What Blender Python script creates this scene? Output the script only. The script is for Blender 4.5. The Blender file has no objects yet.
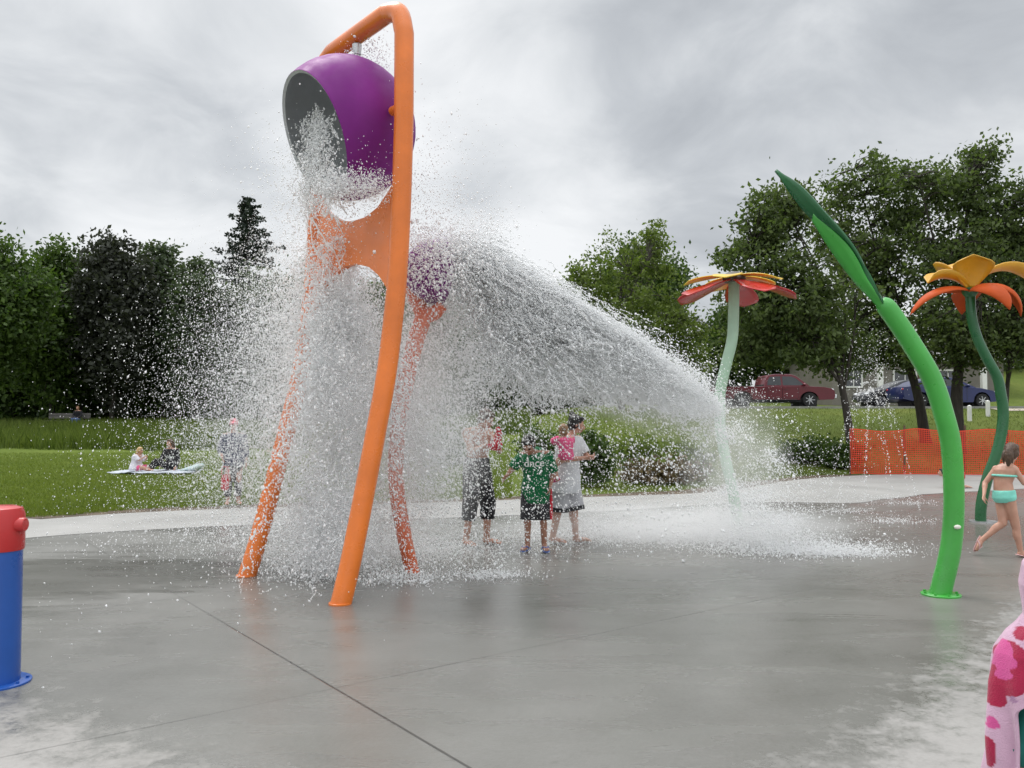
import bpy, bmesh, math, random
import numpy as np
from mathutils import Vector, Matrix, noise as mnoise
from mathutils.bvhtree import BVHTree

random.seed(7)
RNG = np.random.default_rng(11)
R = math.radians
SC = bpy.context.scene
COL = SC.collection

# ------------------------------------------------------------------ camera
EYE = 1.6
PITCH = math.atan(31 / 853.33)
F = 853.33
cam_d = bpy.data.cameras.new('camera')
cam_d.lens = 30.0
cam_d.sensor_width = 36.0
cam_d.clip_start = 0.05
cam_d.clip_end = 2000
cam = bpy.data.objects.new('camera', cam_d)
COL.objects.link(cam)
cam.location = (0, 0, EYE)
cam.rotation_euler = (R(90) + PITCH, 0, 0)
SC.camera = cam


def ray(x, y):
    u, v = (x - 512) / F, (384 - y) / F
    return Vector((u, -v * math.sin(PITCH) + math.cos(PITCH), v * math.cos(PITCH) + math.sin(PITCH)))


def px(x, y, Y):
    """world point seen at pixel x, y at distance Y ahead"""
    d = ray(x, y)
    return Vector((0, 0, EYE)) + d * (Y / d.y)


def gp(x, y, z=0.0):
    """world point of the level z seen at pixel x, y"""
    d = ray(x, y)
    return Vector((0, 0, EYE)) + d * ((z - EYE) / d.z)


def sstep(a, b, t):
    t = min(1.0, max(0.0, (t - a) / (b - a)))
    return t * t * (3 - 2 * t)


def gz(X, Y):
    """terrain height"""
    r = X / max(Y, 1.0)
    s = sstep(-0.15, 0.16, r)
    right = 2.0 * sstep(22.5, 44.0, Y) * 0.35 + 2.0 * min(1, max(0, (Y - 24.5) / 15.5)) * 0.65
    right += 2.6 * sstep(46, 66, Y) * sstep(0.50, 0.56, r)
    right += 0.035 * max(0, Y - 47) - 0.015 * max(0, Y - 110)
    left = 0.85 * sstep(31, 53, Y) + 0.01 * max(0, Y - 60)
    return -0.03 + left * (1 - s) + right * s


# ------------------------------------------------------------------ object helpers
ORG = {}


def thing(name, loc, label, cat, group=None, rz=0.0):
    o = bpy.data.objects.new(name, None)
    o.empty_display_size = 0.2
    COL.objects.link(o)
    o.location = loc
    o.rotation_euler = (0, 0, rz)
    ORG[o.name] = Vector(loc)
    tag(o, label, cat, group)
    return o


def tag(o, label=None, cat=None, group=None, kind=None):
    if label: o['label'] = label
    if cat: o['category'] = cat
    if group: o['group'] = group
    if kind: o['kind'] = kind
    return o


def link_mesh(name, me, mats, parent=None, origin=None, world=True):
    """link mesh; if world, verts are world coordinates and are moved to the parent's frame"""
    for m in (mats if isinstance(mats, (list, tuple)) else [mats]):
        me.materials.append(m)
    o = bpy.data.objects.new(name, me)
    COL.objects.link(o)
    if parent is not None:
        og = ORG[parent.name]
        if world and og.length > 0:
            me.transform(Matrix.Translation(-og))
        o.parent = parent
        ORG[o.name] = og
    elif origin is not None:
        me.transform(Matrix.Translation(-Vector(origin)))
        o.location = origin
        ORG[o.name] = Vector(origin)
    else:
        ORG[o.name] = Vector((0, 0, 0))
    return o


def copy_tree(o, parent=None):
    c = o.copy()
    COL.objects.link(c)
    if parent is not None:
        c.parent = parent
    for ch in list(o.children):
        copy_tree(ch, c)
    return c


def np_mesh(name, V, Fc):
    """mesh of same-sized faces from arrays"""
    me = bpy.data.meshes.new(name)
    V = np.asarray(V, np.float32)
    Fc = np.asarray(Fc, np.int32)
    n, k = Fc.shape
    me.vertices.add(len(V))
    me.vertices.foreach_set('co', V.ravel())
    me.loops.add(n * k)
    me.loops.foreach_set('vertex_index', Fc.ravel())
    me.polygons.add(n)
    me.polygons.foreach_set('loop_start', np.arange(0, n * k, k, dtype=np.int32))
    me.update(calc_edges=True)
    return me


def catmull(pts, n=8):
    P = [Vector(p) for p in pts]
    P = [P[0] * 2 - P[1]] + P + [P[-1] * 2 - P[-2]]
    out = []
    for i in range(1, len(P) - 2):
        for k in range(n):
            t = k / n
            a, b, c, d = P[i - 1], P[i], P[i + 1], P[i + 2]
            out.append(0.5 * ((2 * b) + (c - a) * t + (2 * a - 5 * b + 4 * c - d) * t * t + (3 * b - a - 3 * c + d) * t ** 3))
    out.append(P[-2].copy())
    return out


def lerp_list(vals, n):
    out = []
    for i in range(n):
        t = i / max(1, n - 1) * (len(vals) - 1)
        k = min(int(t), len(vals) - 2) if len(vals) > 1 else 0
        out.append(vals[k] + (vals[min(k + 1, len(vals) - 1)] - vals[k]) * (t - k))
    return out


class MB:
    def __init__(s):
        s.v, s.f, s.m = [], [], []

    def add(s, verts, faces, mi=0):
        b = len(s.v)
        s.v += [tuple(v) for v in verts]
        s.f += [tuple(b + i for i in f) for f in faces]
        s.m += [mi] * len(faces)

    def box(s, c, size, M=None, mi=0):
        x, y, z = size[0] / 2, size[1] / 2, size[2] / 2
        vs = [Vector((a, b, d)) for a in (-x, x) for b in (-y, y) for d in (-z, z)]
        if M is not None: vs = [M @ v for v in vs]
        vs = [v + Vector(c) for v in vs]
        s.add(vs, [(0, 1, 3, 2), (4, 6, 7, 5), (0, 4, 5, 1), (2, 3, 7, 6), (0, 2, 6, 4), (1, 5, 7, 3)], mi)

    def bar(s, a, b, w, h, up=(0, 0, 1), mi=0):
        a, b = Vector(a), Vector(b)
        d = (b - a).normalized()
        sd = d.cross(Vector(up))
        if sd.length < 1e-4: sd = d.cross(Vector((1, 0, 0)))
        sd.normalize()
        u = sd.cross(d)
        vs = [p + sd * (i * w / 2) + u * (j * h / 2) for p in (a, b) for (i, j) in ((-1, -1), (1, -1), (1, 1), (-1, 1))]
        s.add(vs, [(3, 2, 1, 0), (4, 5, 6, 7), (0, 1, 5, 4), (1, 2, 6, 5), (2, 3, 7, 6), (3, 0, 4, 7)], mi)

    def tube(s, pts, rad, n=14, cap=True, mi=0, sx=1.0):
        pts = [Vector(p) for p in pts]
        if not isinstance(rad, (list, tuple)): rad = [rad] * len(pts)
        if len(rad) != len(pts): rad = lerp_list(list(rad), len(pts))
        tang = []
        for i in range(len(pts)):
            t = pts[min(i + 1, len(pts) - 1)] - pts[max(i - 1, 0)]
            tang.append(t.normalized() if t.length > 1e-9 else Vector((0, 0, 1)))
        ref = Vector((0, 1, 0)) if abs(tang[0].y) < 0.9 else Vector((1, 0, 0))
        u = tang[0].cross(ref).normalized()
        vs, fs = [], []
        for i, p in enumerate(pts):
            u = (u - tang[i] * u.dot(tang[i])).normalized()
            w = tang[i].cross(u)
            for k in range(n):
                a = 2 * math.pi * k / n
                vs.append(p + (u * math.cos(a) * sx + w * math.sin(a)) * rad[i])
        for i in range(len(pts) - 1):
            for k in range(n):
                a, b = i * n + k, i * n + (k + 1) % n
                fs.append((a, b, b + n, a + n))
        if cap:
            fs.append(tuple(range(n - 1, -1, -1)))
            fs.append(tuple(range((len(pts) - 1) * n, len(pts) * n)))
        s.add(vs, fs, mi)

    def lathe(s, prof, c=(0, 0, 0), M=None, n=24, mi=0, closed=False):
        """prof: (radius, height) along local z"""
        vs, fs = [], []
        c = Vector(c)
        for (r, h) in prof:
            for k in range(n):
                a = 2 * math.pi * k / n
                v = Vector((r * math.cos(a), r * math.sin(a), h))
                if M is not None: v = M @ v
                vs.append(v + c)
        for i in range(len(prof) - 1):
            for k in range(n):
                a, b = i * n + k, i * n + (k + 1) % n
                fs.append((a, b, b + n, a + n))
        if not closed:
            if prof[0][0] > 1e-6: fs.append(tuple(range(n - 1, -1, -1)))
            if prof[-1][0] > 1e-6: fs.append(tuple(range((len(prof) - 1) * n, len(prof) * n)))
        s.add(vs, fs, mi)

    def ell(s, c, r, M=None, n=14, mi=0):
        k = n // 2
        prof = [(math.sin(math.pi * i / k), -math.cos(math.pi * i / k)) for i in range(k + 1)]
        prof[0] = (1e-4, -1.0); prof[-1] = (1e-4, 1.0)
        S = Matrix.Diagonal(Vector(r))
        s.lathe(prof, c, (M @ S) if M is not None else S, n, mi, closed=True)
        b = len(s.v) - (k + 1) * n
        s.f.append(tuple(b + i for i in range(n - 1, -1, -1))); s.m.append(mi)
        s.f.append(tuple(b + k * n + i for i in range(n))); s.m.append(mi)

    def capsule(s, a, b, ra, rb, n=12, mi=0):
        a, b = Vector(a), Vector(b)
        d = b - a
        L = d.length
        if L < 1e-6:
            s.ell(a, (ra, ra, ra), n=n, mi=mi); return
        q = d.to_track_quat('Z', 'Y').to_matrix()
        prof = []
        for i in range(5):
            t = math.pi / 2 * i / 4
            prof.append((max(1e-4, ra * math.sin(t)), -ra * math.cos(t)))
        for i in range(5):
            t = math.pi / 2 * i / 4
            prof.append((max(1e-4, rb * math.cos(t)), L + rb * math.sin(t)))
        s.lathe(prof, a, q, n, mi)

    def loft(s, rings, n=16, mi=0, power=2.0):
        """rings: (center, side vector*halfwidth, front vector*halfdepth)"""
        vs, fs = [], []
        for (c, a, b) in rings:
            for k in range(n):
                t = 2 * math.pi * k / n
                ct, st = math.cos(t), math.sin(t)
                ct = math.copysign(abs(ct) ** (2 / power), ct)
                st = math.copysign(abs(st) ** (2 / power), st)
                vs.append(Vector(c) + Vector(a) * ct + Vector(b) * st)
        for i in range(len(rings) - 1):
            for k in range(n):
                p, q = i * n + k, i * n + (k + 1) % n
                fs.append((p, q, q + n, p + n))
        fs.append(tuple(range(n - 1, -1, -1)))
        fs.append(tuple(range((len(rings) - 1) * n, len(rings) * n)))
        s.add(vs, fs, mi)

    def mesh(s, name, smooth=True, angle=40):
        me = bpy.data.meshes.new(name)
        me.from_pydata(s.v, [], s.f)
        me.polygons.foreach_set('material_index', s.m)
        bm = bmesh.new(); bm.from_mesh(me)
        bmesh.ops.recalc_face_normals(bm, faces=bm.faces)
        bm.to_mesh(me); bm.free()
        if smooth:
            me.polygons.foreach_set('use_smooth', [True] * len(me.polygons))
            me.set_sharp_from_angle(angle=R(angle))
        me.update()
        return me

    def build(s, name, mats, parent=None, smooth=True, angle=40, origin=None, world=True, bevel=0):
        me = s.mesh(name, smooth, angle)
        o = link_mesh(name, me, mats, parent, origin, world)
        if bevel:
            b = o.modifiers.new('bevel', 'BEVEL'); b.width = bevel; b.segments = 2; b.limit_method = 'ANGLE'
        return o


# ------------------------------------------------------------------ materials
def lin(r, g, b):
    f = lambda c: (c / 255 / 12.92) if c / 255 <= 0.04045 else ((c / 255 + 0.055) / 1.055) ** 2.4
    return (f(r), f(g), f(b))


def new_mat(name):
    m = bpy.data.materials.new(name)
    m.use_nodes = True
    nt = m.node_tree
    bs = nt.nodes['Principled BSDF']
    return m, nt, bs


def N(nt, kind, **kw):
    n = nt.nodes.new(kind)
    for k, v in kw.items():
        if k in n.inputs.keys() and not hasattr(type(n), k):
            n.inputs[k].default_value = v
        else:
            setattr(n, k, v)
    return n


def mathn(nt, op, a, b=None, clamp=False):
    n = nt.nodes.new('ShaderNodeMath'); n.operation = op; n.use_clamp = clamp
    for i, v in enumerate((a, b)):
        if v is None: continue
        if isinstance(v, (int, float)): n.inputs[i].default_value = v
        else: nt.links.new(v, n.inputs[i])
    return n.outputs[0]


def ramp(nt, fac, stops):
    n = nt.nodes.new('ShaderNodeValToRGB')
    e = n.color_ramp.elements
    while len(e) < len(stops): e.new(0.5)
    for i, (p, c) in enumerate(stops):
        e[i].position = p
        e[i].color = (c[0], c[1], c[2], 1) if isinstance(c, (tuple, list)) else (c, c, c, 1)
    nt.links.new(fac, n.inputs[0])
    return n.outputs[0]


def noise_tex(nt, vec, scale, detail=4, rough=0.55, dist=0.0):
    n = nt.nodes.new('ShaderNodeTexNoise')
    n.inputs['Scale'].default_value = scale
    n.inputs['Detail'].default_value = detail
    n.inputs['Roughness'].default_value = rough
    n.inputs['Distortion'].default_value = dist
    if vec is not None: nt.links.new(vec, n.inputs['Vector'])
    return n.outputs['Fac']


def mix_col(nt, fac, a, b, mode='MIX'):
    n = nt.nodes.new('ShaderNodeMix'); n.data_type = 'RGBA'; n.blend_type = mode
    for key, v in ((0, fac), (6, a), (7, b)):
        if isinstance(v, (int, float)): n.inputs[key].default_value = v
        elif isinstance(v, (tuple, list)): n.inputs[key].default_value = (v[0], v[1], v[2], 1)
        else: nt.links.new(v, n.inputs[key])
    return n.outputs[2]


def obj_vec(nt):
    return nt.nodes.new('ShaderNodeTexCoord').outputs['Object']


def bump(nt, bs, h, strength=0.3, dist=0.02):
    b = nt.nodes.new('ShaderNodeBump')
    b.inputs['Strength'].default_value = strength
    b.inputs['Distance'].default_value = dist
    nt.links.new(h, b.inputs['Height'])
    nt.links.new(b.outputs[0], bs.inputs['Normal'])


def mat(name, col, rough=0.6, var=0.18, scale=8.0, metal=0.0, bumpy=0.0, bscale=60.0, coat=0.0, spec=0.5, alpha=None):
    """painted / plain surface with mottling, uneven gloss and fine relief"""
    m, nt, bs = new_mat(name)
    v = obj_vec(nt)
    n1 = noise_tex(nt, v, scale, 5)
    dk = tuple(c * (1 - var) for c in col); lt = tuple(min(1, c * (1 + var)) for c in col)
    nt.links.new(ramp(nt, n1, [(0.3, dk), (0.7, lt)]), bs.inputs['Base Color'])
    n2 = noise_tex(nt, v, scale * 2.3, 4)
    nt.links.new(ramp(nt, n2, [(0.3, max(0.02, rough - 0.08)), (0.7, min(1, rough + 0.08))]), bs.inputs['Roughness'])
    bs.inputs['Metallic'].default_value = metal
    bs.inputs['Specular IOR Level'].default_value = spec
    bs.inputs['Coat Weight'].default_value = coat
    if bumpy: bump(nt, bs, noise_tex(nt, v, bscale, 4), bumpy, 0.01)
    return m


def leaf_mat(name, dark, light, trans=0.35, rough=0.55):
    m, nt, bs = new_mat(name)
    g = nt.nodes.new('ShaderNodeNewGeometry')
    v = obj_vec(nt)
    big = noise_tex(nt, v, 0.5, 3)
    f = mathn(nt, 'ADD', mathn(nt, 'MULTIPLY', g.outputs['Random Per Island'], 0.6), mathn(nt, 'MULTIPLY', big, 0.5), True)
    c = ramp(nt, f, [(0.15, dark), (0.85, light)])
    nt.links.new(c, bs.inputs['Base Color'])
    bs.inputs['Roughness'].default_value = rough
    bs.inputs['Specular IOR Level'].default_value = 0.3
    tr = nt.nodes.new('ShaderNodeBsdfTranslucent')
    nt.links.new(mix_col(nt, 1.0, c, (1.0, 1.15, 0.5), 'MULTIPLY'), tr.inputs['Color'])
    mx = nt.nodes.new('ShaderNodeMixShader'); mx.inputs[0].default_value = trans
    nt.links.new(bs.outputs[0], mx.inputs[1]); nt.links.new(tr.outputs[0], mx.inputs[2])
    nt.links.new(mx.outputs[0], nt.nodes['Material Output'].inputs['Surface'])
    return m


def bark_mat(name, col):
    m, nt, bs = new_mat(name)
    v = obj_vec(nt)
    mp = nt.nodes.new('ShaderNodeMapping'); mp.inputs['Scale'].default_value = (9, 9, 1.5)
    nt.links.new(v, mp.inputs[0])
    n = noise_tex(nt, mp.outputs[0], 2.0, 6, 0.65, 0.4)
    nt.links.new(ramp(nt, n, [(0.3, tuple(c * 0.45 for c in col)), (0.75, tuple(c * 1.4 for c in col))]), bs.inputs['Base Color'])
    bs.inputs['Roughness'].default_value = 0.9
    bump(nt, bs, n, 0.7, 0.03)
    return m


# numpy value noise -------------------------------------------------
def vnoise(P, seed=0):
    P = np.asarray(P, np.float64)
    i = np.floor(P).astype(np.int64); f = P - i
    f = f * f * (3 - 2 * f)

    def h(a, b, c):
        n = (a * 374761393 + b * 668265263 + c * 2147483647 + seed * 1274126177) & 0x7fffffff
        n = ((n ^ (n >> 13)) * 1274126177) & 0x7fffffff
        return ((n ^ (n >> 16)) & 0xffff) / 65535.0
    out = 0
    for dx in (0, 1):
        for dy in (0, 1):
            for dz in (0, 1):
                w = (f[:, 0] if dx else 1 - f[:, 0]) * (f[:, 1] if dy else 1 - f[:, 1]) * (f[:, 2] if dz else 1 - f[:, 2])
                out = out + w * h(i[:, 0] + dx, i[:, 1] + dy, i[:, 2] + dz)
    return out


def fbm(P, seed=0, octv=3):
    s, a, t = 0, 1.0, 0
    for k in range(octv):
        s = s + a * vnoise(np.asarray(P) * (2 ** k), seed + k); t += a; a *= 0.5
    return s / t
# ------------------------------------------------------------------ world + sun
world = bpy.data.worlds.new('World')
SC.world = world
world.use_nodes = True
wt = world.node_tree
bg = wt.nodes['Background']
sky = wt.nodes.new('ShaderNodeTexSky')
sky.sky_type = 'NISHITA'
sky.sun_disc = False
SUN_EL, SUN_AZ = R(58), R(-35)          # azimuth from +Y towards +X
sky.sun_elevation = SUN_EL
sky.sun_rotation = SUN_AZ
tc = wt.nodes.new('ShaderNodeTexCoord')
sep = wt.nodes.new('ShaderNodeSeparateXYZ')
wt.links.new(tc.outputs['Generated'], sep.inputs[0])
zz = mathn(wt, 'ADD', mathn(wt, 'MAXIMUM', sep.outputs[2], 0.0), 0.30)
cx = mathn(wt, 'DIVIDE', sep.outputs[0], zz)
cy = mathn(wt, 'DIVIDE', sep.outputs[1], zz)
cmb = wt.nodes.new('ShaderNodeCombineXYZ')
wt.links.new(cx, cmb.inputs[0]); wt.links.new(cy, cmb.inputs[1])
n_big = noise_tex(wt, cmb.outputs[0], 1.3, 4, 0.5, 0.3)
n_med = noise_tex(wt, cmb.outputs[0], 3.3, 9, 0.56, 0.5)
f = mathn(wt, 'ADD', mathn(wt, 'MULTIPLY', n_big, 0.50), mathn(wt, 'MULTIPLY', n_med, 0.50))


def spot(p, amount, width):
    """a brighter or darker bank of cloud in one part of the sky"""
    d = ray(*p).normalized()
    dp = wt.nodes.new('ShaderNodeVectorMath'); dp.operation = 'DOT_PRODUCT'
    wt.links.new(tc.outputs['Generated'], dp.inputs[0]); dp.inputs[1].default_value = d
    mr = wt.nodes.new('ShaderNodeMapRange'); mr.interpolation_type = 'SMOOTHSTEP'
    mr.inputs['From Min'].default_value = math.cos(R(width)); mr.inputs['From Max'].default_value = 1.0
    mr.inputs['To Max'].default_value = amount
    wt.links.new(dp.outputs['Value'], mr.inputs['Value'])
    return mr.outputs[0]


for p, am, wd in (((440, 150), 0.09, 17), ((60, 60), 0.07, 18), ((160, 225), 0.10, 7), ((570, 225), 0.12, 6), ((90, 185), -0.12, 13), ((230, 170), -0.06, 9),
                  ((760, 40), -0.13, 16), ((660, 215), -0.10, 9), ((660, 30), -0.08, 8), ((900, 100), 0.02, 14),
                  ((980, 130), -0.06, 12), ((560, 20), -0.06, 8), ((700, 130), 0.05, 9)):
    f = mathn(wt, 'ADD', f, spot(p, am * 0.7, wd))
cl = ramp(wt, f, [(0.24, (3.5, 3.68, 3.92)), (0.38, (4.7, 4.9, 5.12)), (0.49, (6.1, 6.27, 6.42)), (0.62, (7.5, 7.6, 7.7))])
# an overcast sky is brightest overhead
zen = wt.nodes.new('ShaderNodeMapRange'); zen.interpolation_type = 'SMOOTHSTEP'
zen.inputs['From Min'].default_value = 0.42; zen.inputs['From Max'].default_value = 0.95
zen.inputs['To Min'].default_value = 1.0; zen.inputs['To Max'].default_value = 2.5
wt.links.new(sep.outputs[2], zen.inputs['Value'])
bhd = wt.nodes.new('ShaderNodeMapRange')  # added fill: the unseen sky behind the camera is made brighter
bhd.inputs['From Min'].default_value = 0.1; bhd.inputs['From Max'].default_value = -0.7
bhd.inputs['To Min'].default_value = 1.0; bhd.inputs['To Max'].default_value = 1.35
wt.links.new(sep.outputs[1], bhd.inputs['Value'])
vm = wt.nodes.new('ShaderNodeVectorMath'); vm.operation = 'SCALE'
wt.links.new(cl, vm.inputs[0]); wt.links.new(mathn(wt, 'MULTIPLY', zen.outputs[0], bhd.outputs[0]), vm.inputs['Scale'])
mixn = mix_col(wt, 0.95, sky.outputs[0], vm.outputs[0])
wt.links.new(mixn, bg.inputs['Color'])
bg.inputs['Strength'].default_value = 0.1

sd = bpy.data.lights.new('sun', 'SUN')
sd.energy = 1.4
sd.angle = R(30)
sd.color = (1.0, 0.97, 0.92)
so = bpy.data.objects.new('sun', sd)
COL.objects.link(so)
sv = Vector((math.sin(SUN_AZ) * math.cos(SUN_EL), math.cos(SUN_AZ) * math.cos(SUN_EL), math.sin(SUN_EL)))
so.rotation_euler = (-sv).to_track_quat('-Z', 'Y').to_euler()
so.location = sv * 60

SC.view_settings.view_transform = 'Standard'
SC.view_settings.look = 'None'
SC.view_settings.exposure = 0.32
SC.view_settings.gamma = 1.0
SC.cycles.max_bounces = 12
SC.cycles.diffuse_bounces = 10
SC.cycles.glossy_bounces = 3
SC.cycles.transmission_bounces = 4
SC.cycles.transparent_max_bounces = 8
SC.cycles.caustics_reflective = False
SC.cycles.caustics_refractive = False
SC.cycles.volume_bounces = 2
SC.cycles.use_denoising = True

# ------------------------------------------------------------------ ground
def lawn_mat():
    m, nt, bs = new_mat('lawn')
    v = obj_vec(nt)
    a = noise_tex(nt, v, 0.35, 5, 0.6)
    b = noise_tex(nt, v, 9.0, 6, 0.7)
    c = noise_tex(nt, v, 60.0, 3, 0.7)
    f1 = mathn(nt, 'ADD', mathn(nt, 'MULTIPLY', a, 0.45), mathn(nt, 'ADD', mathn(nt, 'MULTIPLY', b, 0.35), mathn(nt, 'MULTIPLY', c, 0.2)))
    sp = nt.nodes.new('ShaderNodeSeparateXYZ'); nt.links.new(v, sp.inputs[0])
    right = nt.nodes.new('ShaderNodeMapRange'); right.inputs['From Min'].default_value = -4; right.inputs['From Max'].default_value = 8
    nt.links.new(sp.outputs[0], right.inputs['Value'])
    g1 = ramp(nt, f1, [(0.30, (0.068, 0.106, 0.014)), (0.5, (0.124, 0.178, 0.025)), (0.7, (0.19, 0.235, 0.045))])
    g2 = ramp(nt, f1, [(0.30, (0.062, 0.092, 0.016)), (0.5, (0.110, 0.150, 0.026)), (0.7, (0.18, 0.20, 0.045))])
    nt.links.new(mix_col(nt, right.outputs[0], g1, g2), bs.inputs['Base Color'])
    bs.inputs['Roughness'].default_value = 0.9
    bs.inputs['Specular IOR Level'].default_value = 0.15
    bump(nt, bs, mathn(nt, 'ADD', b, c), 0.9, 0.05)
    return m


M_LAWN = lawn_mat()
xs = sorted(set([round(v, 2) for v in list(np.arange(-40, 60.1, 1.0)) + list(np.arange(-320, 320.1, 20.0))]))
ys = sorted(set([round(v, 2) for v in list(np.arange(8, 84.1, 1.0)) + list(np.arange(-40, 700.1, 20.0))]))
V = [(x, y, gz(x, y)) for y in ys for x in xs]
nx = len(xs)
Fq = [(j * nx + i, j * nx + i + 1, (j + 1) * nx + i + 1, (j + 1) * nx + i) for j in range(len(ys) - 1) for i in range(nx - 1)]
me = np_mesh('ground', V, Fq)
me.polygons.foreach_set('use_smooth', [True] * len(me.polygons))
tag(link_mesh('ground', me, M_LAWN), kind='structure')

# pad outline (outer edge) and the inner edge of its dry rim, as ground points
def g2(x, y):
    p = gp(x, y); return Vector((p.x, p.y, 0))


outer_px = [(-260, 545), (-90, 528), (20, 521), (130, 513), (250, 508), (420, 503), (590, 497), (690, 493.5), (740, 489), (795, 480), (850, 476), (900, 474.5), (1024, 474.5), (1200, 480)]
inner_px = [(-260, 568), (-90, 550), (30, 538), (130, 531), (250, 525), (420, 519), (590, 512), (690, 506), (750, 502), (810, 502), (870, 502), (925, 495), (1024, 489), (1200, 494)]
outer = [p for p in catmull([g2(*p) for p in outer_px], 6)]
inner = [p for p in catmull([g2(*p) for p in inner_px], 6)]
back = [Vector((24, 10, 0)), Vector((22, 0, 0)), Vector((12, -8, 0)), Vector((-10, -8, 0)), Vector((-20, 2, 0))]


def pad_mat():
    m, nt, bs = new_mat('wet_concrete')
    v = obj_vec(nt)
    sp = nt.nodes.new('ShaderNodeSeparateXYZ'); nt.links.new(v, sp.inputs[0])
    X, Y = sp.outputs[0], sp.outputs[1]
    big = noise_tex(nt, v, 0.32, 5, 0.55, 0.4)
    mid = noise_tex(nt, v, 1.7, 6, 0.6, 0.3)
    fine = noise_tex(nt, v, 38, 5, 0.65)
    edge = noise_tex(nt, v, 4.6, 12, 0.80, 0.1)

    def half(px_, py_, nx_, ny_):
        return mathn(nt, 'ADD', mathn(nt, 'MULTIPLY', mathn(nt, 'SUBTRACT', X, px_), nx_), mathn(nt, 'MULTIPLY', mathn(nt, 'SUBTRACT', Y, py_), ny_))
    d1 = half(1.50, 3.96, 0.757, -0.653)
    d2 = half(-1.45, 3.87, -0.571, -0.82)
    d = mathn(nt, 'MAXIMUM', d1, d2)
    d = mathn(nt, 'ADD', d, mathn(nt, 'MULTIPLY', mathn(nt, 'SUBTRACT', edge, 0.5), 2.4))
    mr = nt.nodes.new('ShaderNodeMapRange'); mr.interpolation_type = 'SMOOTHSTEP'
    mr.inputs['From Min'].default_value = -0.22; mr.inputs['From Max'].default_value = 0.42
    nt.links.new(d, mr.inputs['Value'])
    dry = mr.outputs[0]
    # films of water drawn out along the fall of the slab
    mpv = nt.nodes.new('ShaderNodeMapping'); mpv.inputs['Rotation'].default_value = (0, 0, R(-14)); mpv.inputs['Scale'].default_value = (0.55, 2.4, 1)
    nt.links.new(v, mpv.inputs[0])
    film = noise_tex(nt, mpv.outputs[0], 0.9, 7, 0.62, 0.8)
    t = mathn(nt, 'ADD', mathn(nt, 'MULTIPLY', big, 0.45), mathn(nt, 'ADD', mathn(nt, 'MULTIPLY', mid, 0.22), mathn(nt, 'ADD', mathn(nt, 'MULTIPLY', fine, 0.18), mathn(nt, 'MULTIPLY', film, 0.15))))
    wetc = ramp(nt, t, [(0.32, (0.098, 0.096, 0.084)), (0.44, (0.145, 0.143, 0.130)), (0.54, (0.178, 0.175, 0.162)), (0.68, (0.222, 0.219, 0.206))])
    # reddish silt washed over the right-hand side
    silt = nt.nodes.new('ShaderNodeMapRange'); silt.inputs['From Min'].default_value = 2.5; silt.inputs['From Max'].default_value = 8
    nt.links.new(X, silt.inputs['Value'])
    wetc = mix_col(nt, mathn(nt, 'MULTIPLY', silt.outputs[0], 0.55), wetc, (0.145, 0.118, 0.106))
    # a darker puddled area to the left of the frame, and small stains
    dx_ = mathn(nt, 'MULTIPLY', mathn(nt, 'ADD', X, 4.5), 0.55); dy_ = mathn(nt, 'MULTIPLY', mathn(nt, 'SUBTRACT', Y, 8.6), 0.75)
    rr2 = mathn(nt, 'ADD', mathn(nt, 'ADD', mathn(nt, 'MULTIPLY', dx_, dx_), mathn(nt, 'MULTIPLY', dy_, dy_)), mathn(nt, 'MULTIPLY', mathn(nt, 'SUBTRACT', film, 0.5), 3.2))
    pud = nt.nodes.new('ShaderNodeMapRange'); pud.interpolation_type = 'SMOOTHSTEP'
    pud.inputs['From Min'].default_value = 1.25; pud.inputs['From Max'].default_value = 0.45; pud.inputs['To Max'].default_value = 0.8
    nt.links.new(rr2, pud.inputs['Value'])
    wetc = mix_col(nt, pud.outputs[0], wetc, (0.070, 0.068, 0.056))
    stain = ramp(nt, noise_tex(nt, v, 7.0, 3, 0.6, 0.5), [(0.64, 0.0), (0.74, 1.0)])
    wetc = mix_col(nt, mathn(nt, 'MULTIPLY', stain, 0.22), wetc, (0.075, 0.072, 0.06))
    dryc = ramp(nt, t, [(0.3, (0.22, 0.21, 0.20)), (0.7, (0.37, 0.36, 0.345))])
    col = mix_col(nt, dry, wetc, dryc)
    # saw-cut joints in a square grid turned to the pad's lines
    sA = half(-0.145, 3.87, 0.8, 0.6)
    sB = half(-2.07, 4.29, 0.6, -0.8)

    def joint(s, step, w):
        k = mathn(nt, 'ABSOLUTE', mathn(nt, 'SUBTRACT', mathn(nt, 'FRACT', mathn(nt, 'ADD', mathn(nt, 'DIVIDE', s, step), 0.5)), 0.5))
        r = nt.nodes.new('ShaderNodeMapRange')
        r.inputs['From Min'].default_value = w / step * 0.5; r.inputs['From Max'].default_value = w / step
        r.inputs['To Min'].default_value = 1; r.inputs['To Max'].default_value = 0
        nt.links.new(k, r.inputs['Value'])
        return r.outputs[0]
    fadeA = nt.nodes.new('ShaderNodeMapRange'); fadeA.inputs['From Min'].default_value = 6.2; fadeA.inputs['From Max'].default_value = 7.6
    fadeA.inputs['To Min'].default_value = 1.0; fadeA.inputs['To Max'].default_value = 0.3
    nt.links.new(Y, fadeA.inputs['Value'])
    jA = mathn(nt, 'MULTIPLY', joint(sA, 6.2, 0.011), fadeA.outputs[0])
    jB = mathn(nt, 'MULTIPLY', joint(sB, 3.1, 0.011), ramp(nt, mid, [(0.35, 0.12), (0.6, 0.5)]))
    j = mathn(nt, 'MAXIMUM', jA, jB)
    col = mix_col(nt, mathn(nt, 'MULTIPLY', j, 0.8), col, (0.03, 0.029, 0.027))
    nt.links.new(col, bs.inputs['Base Color'])
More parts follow.
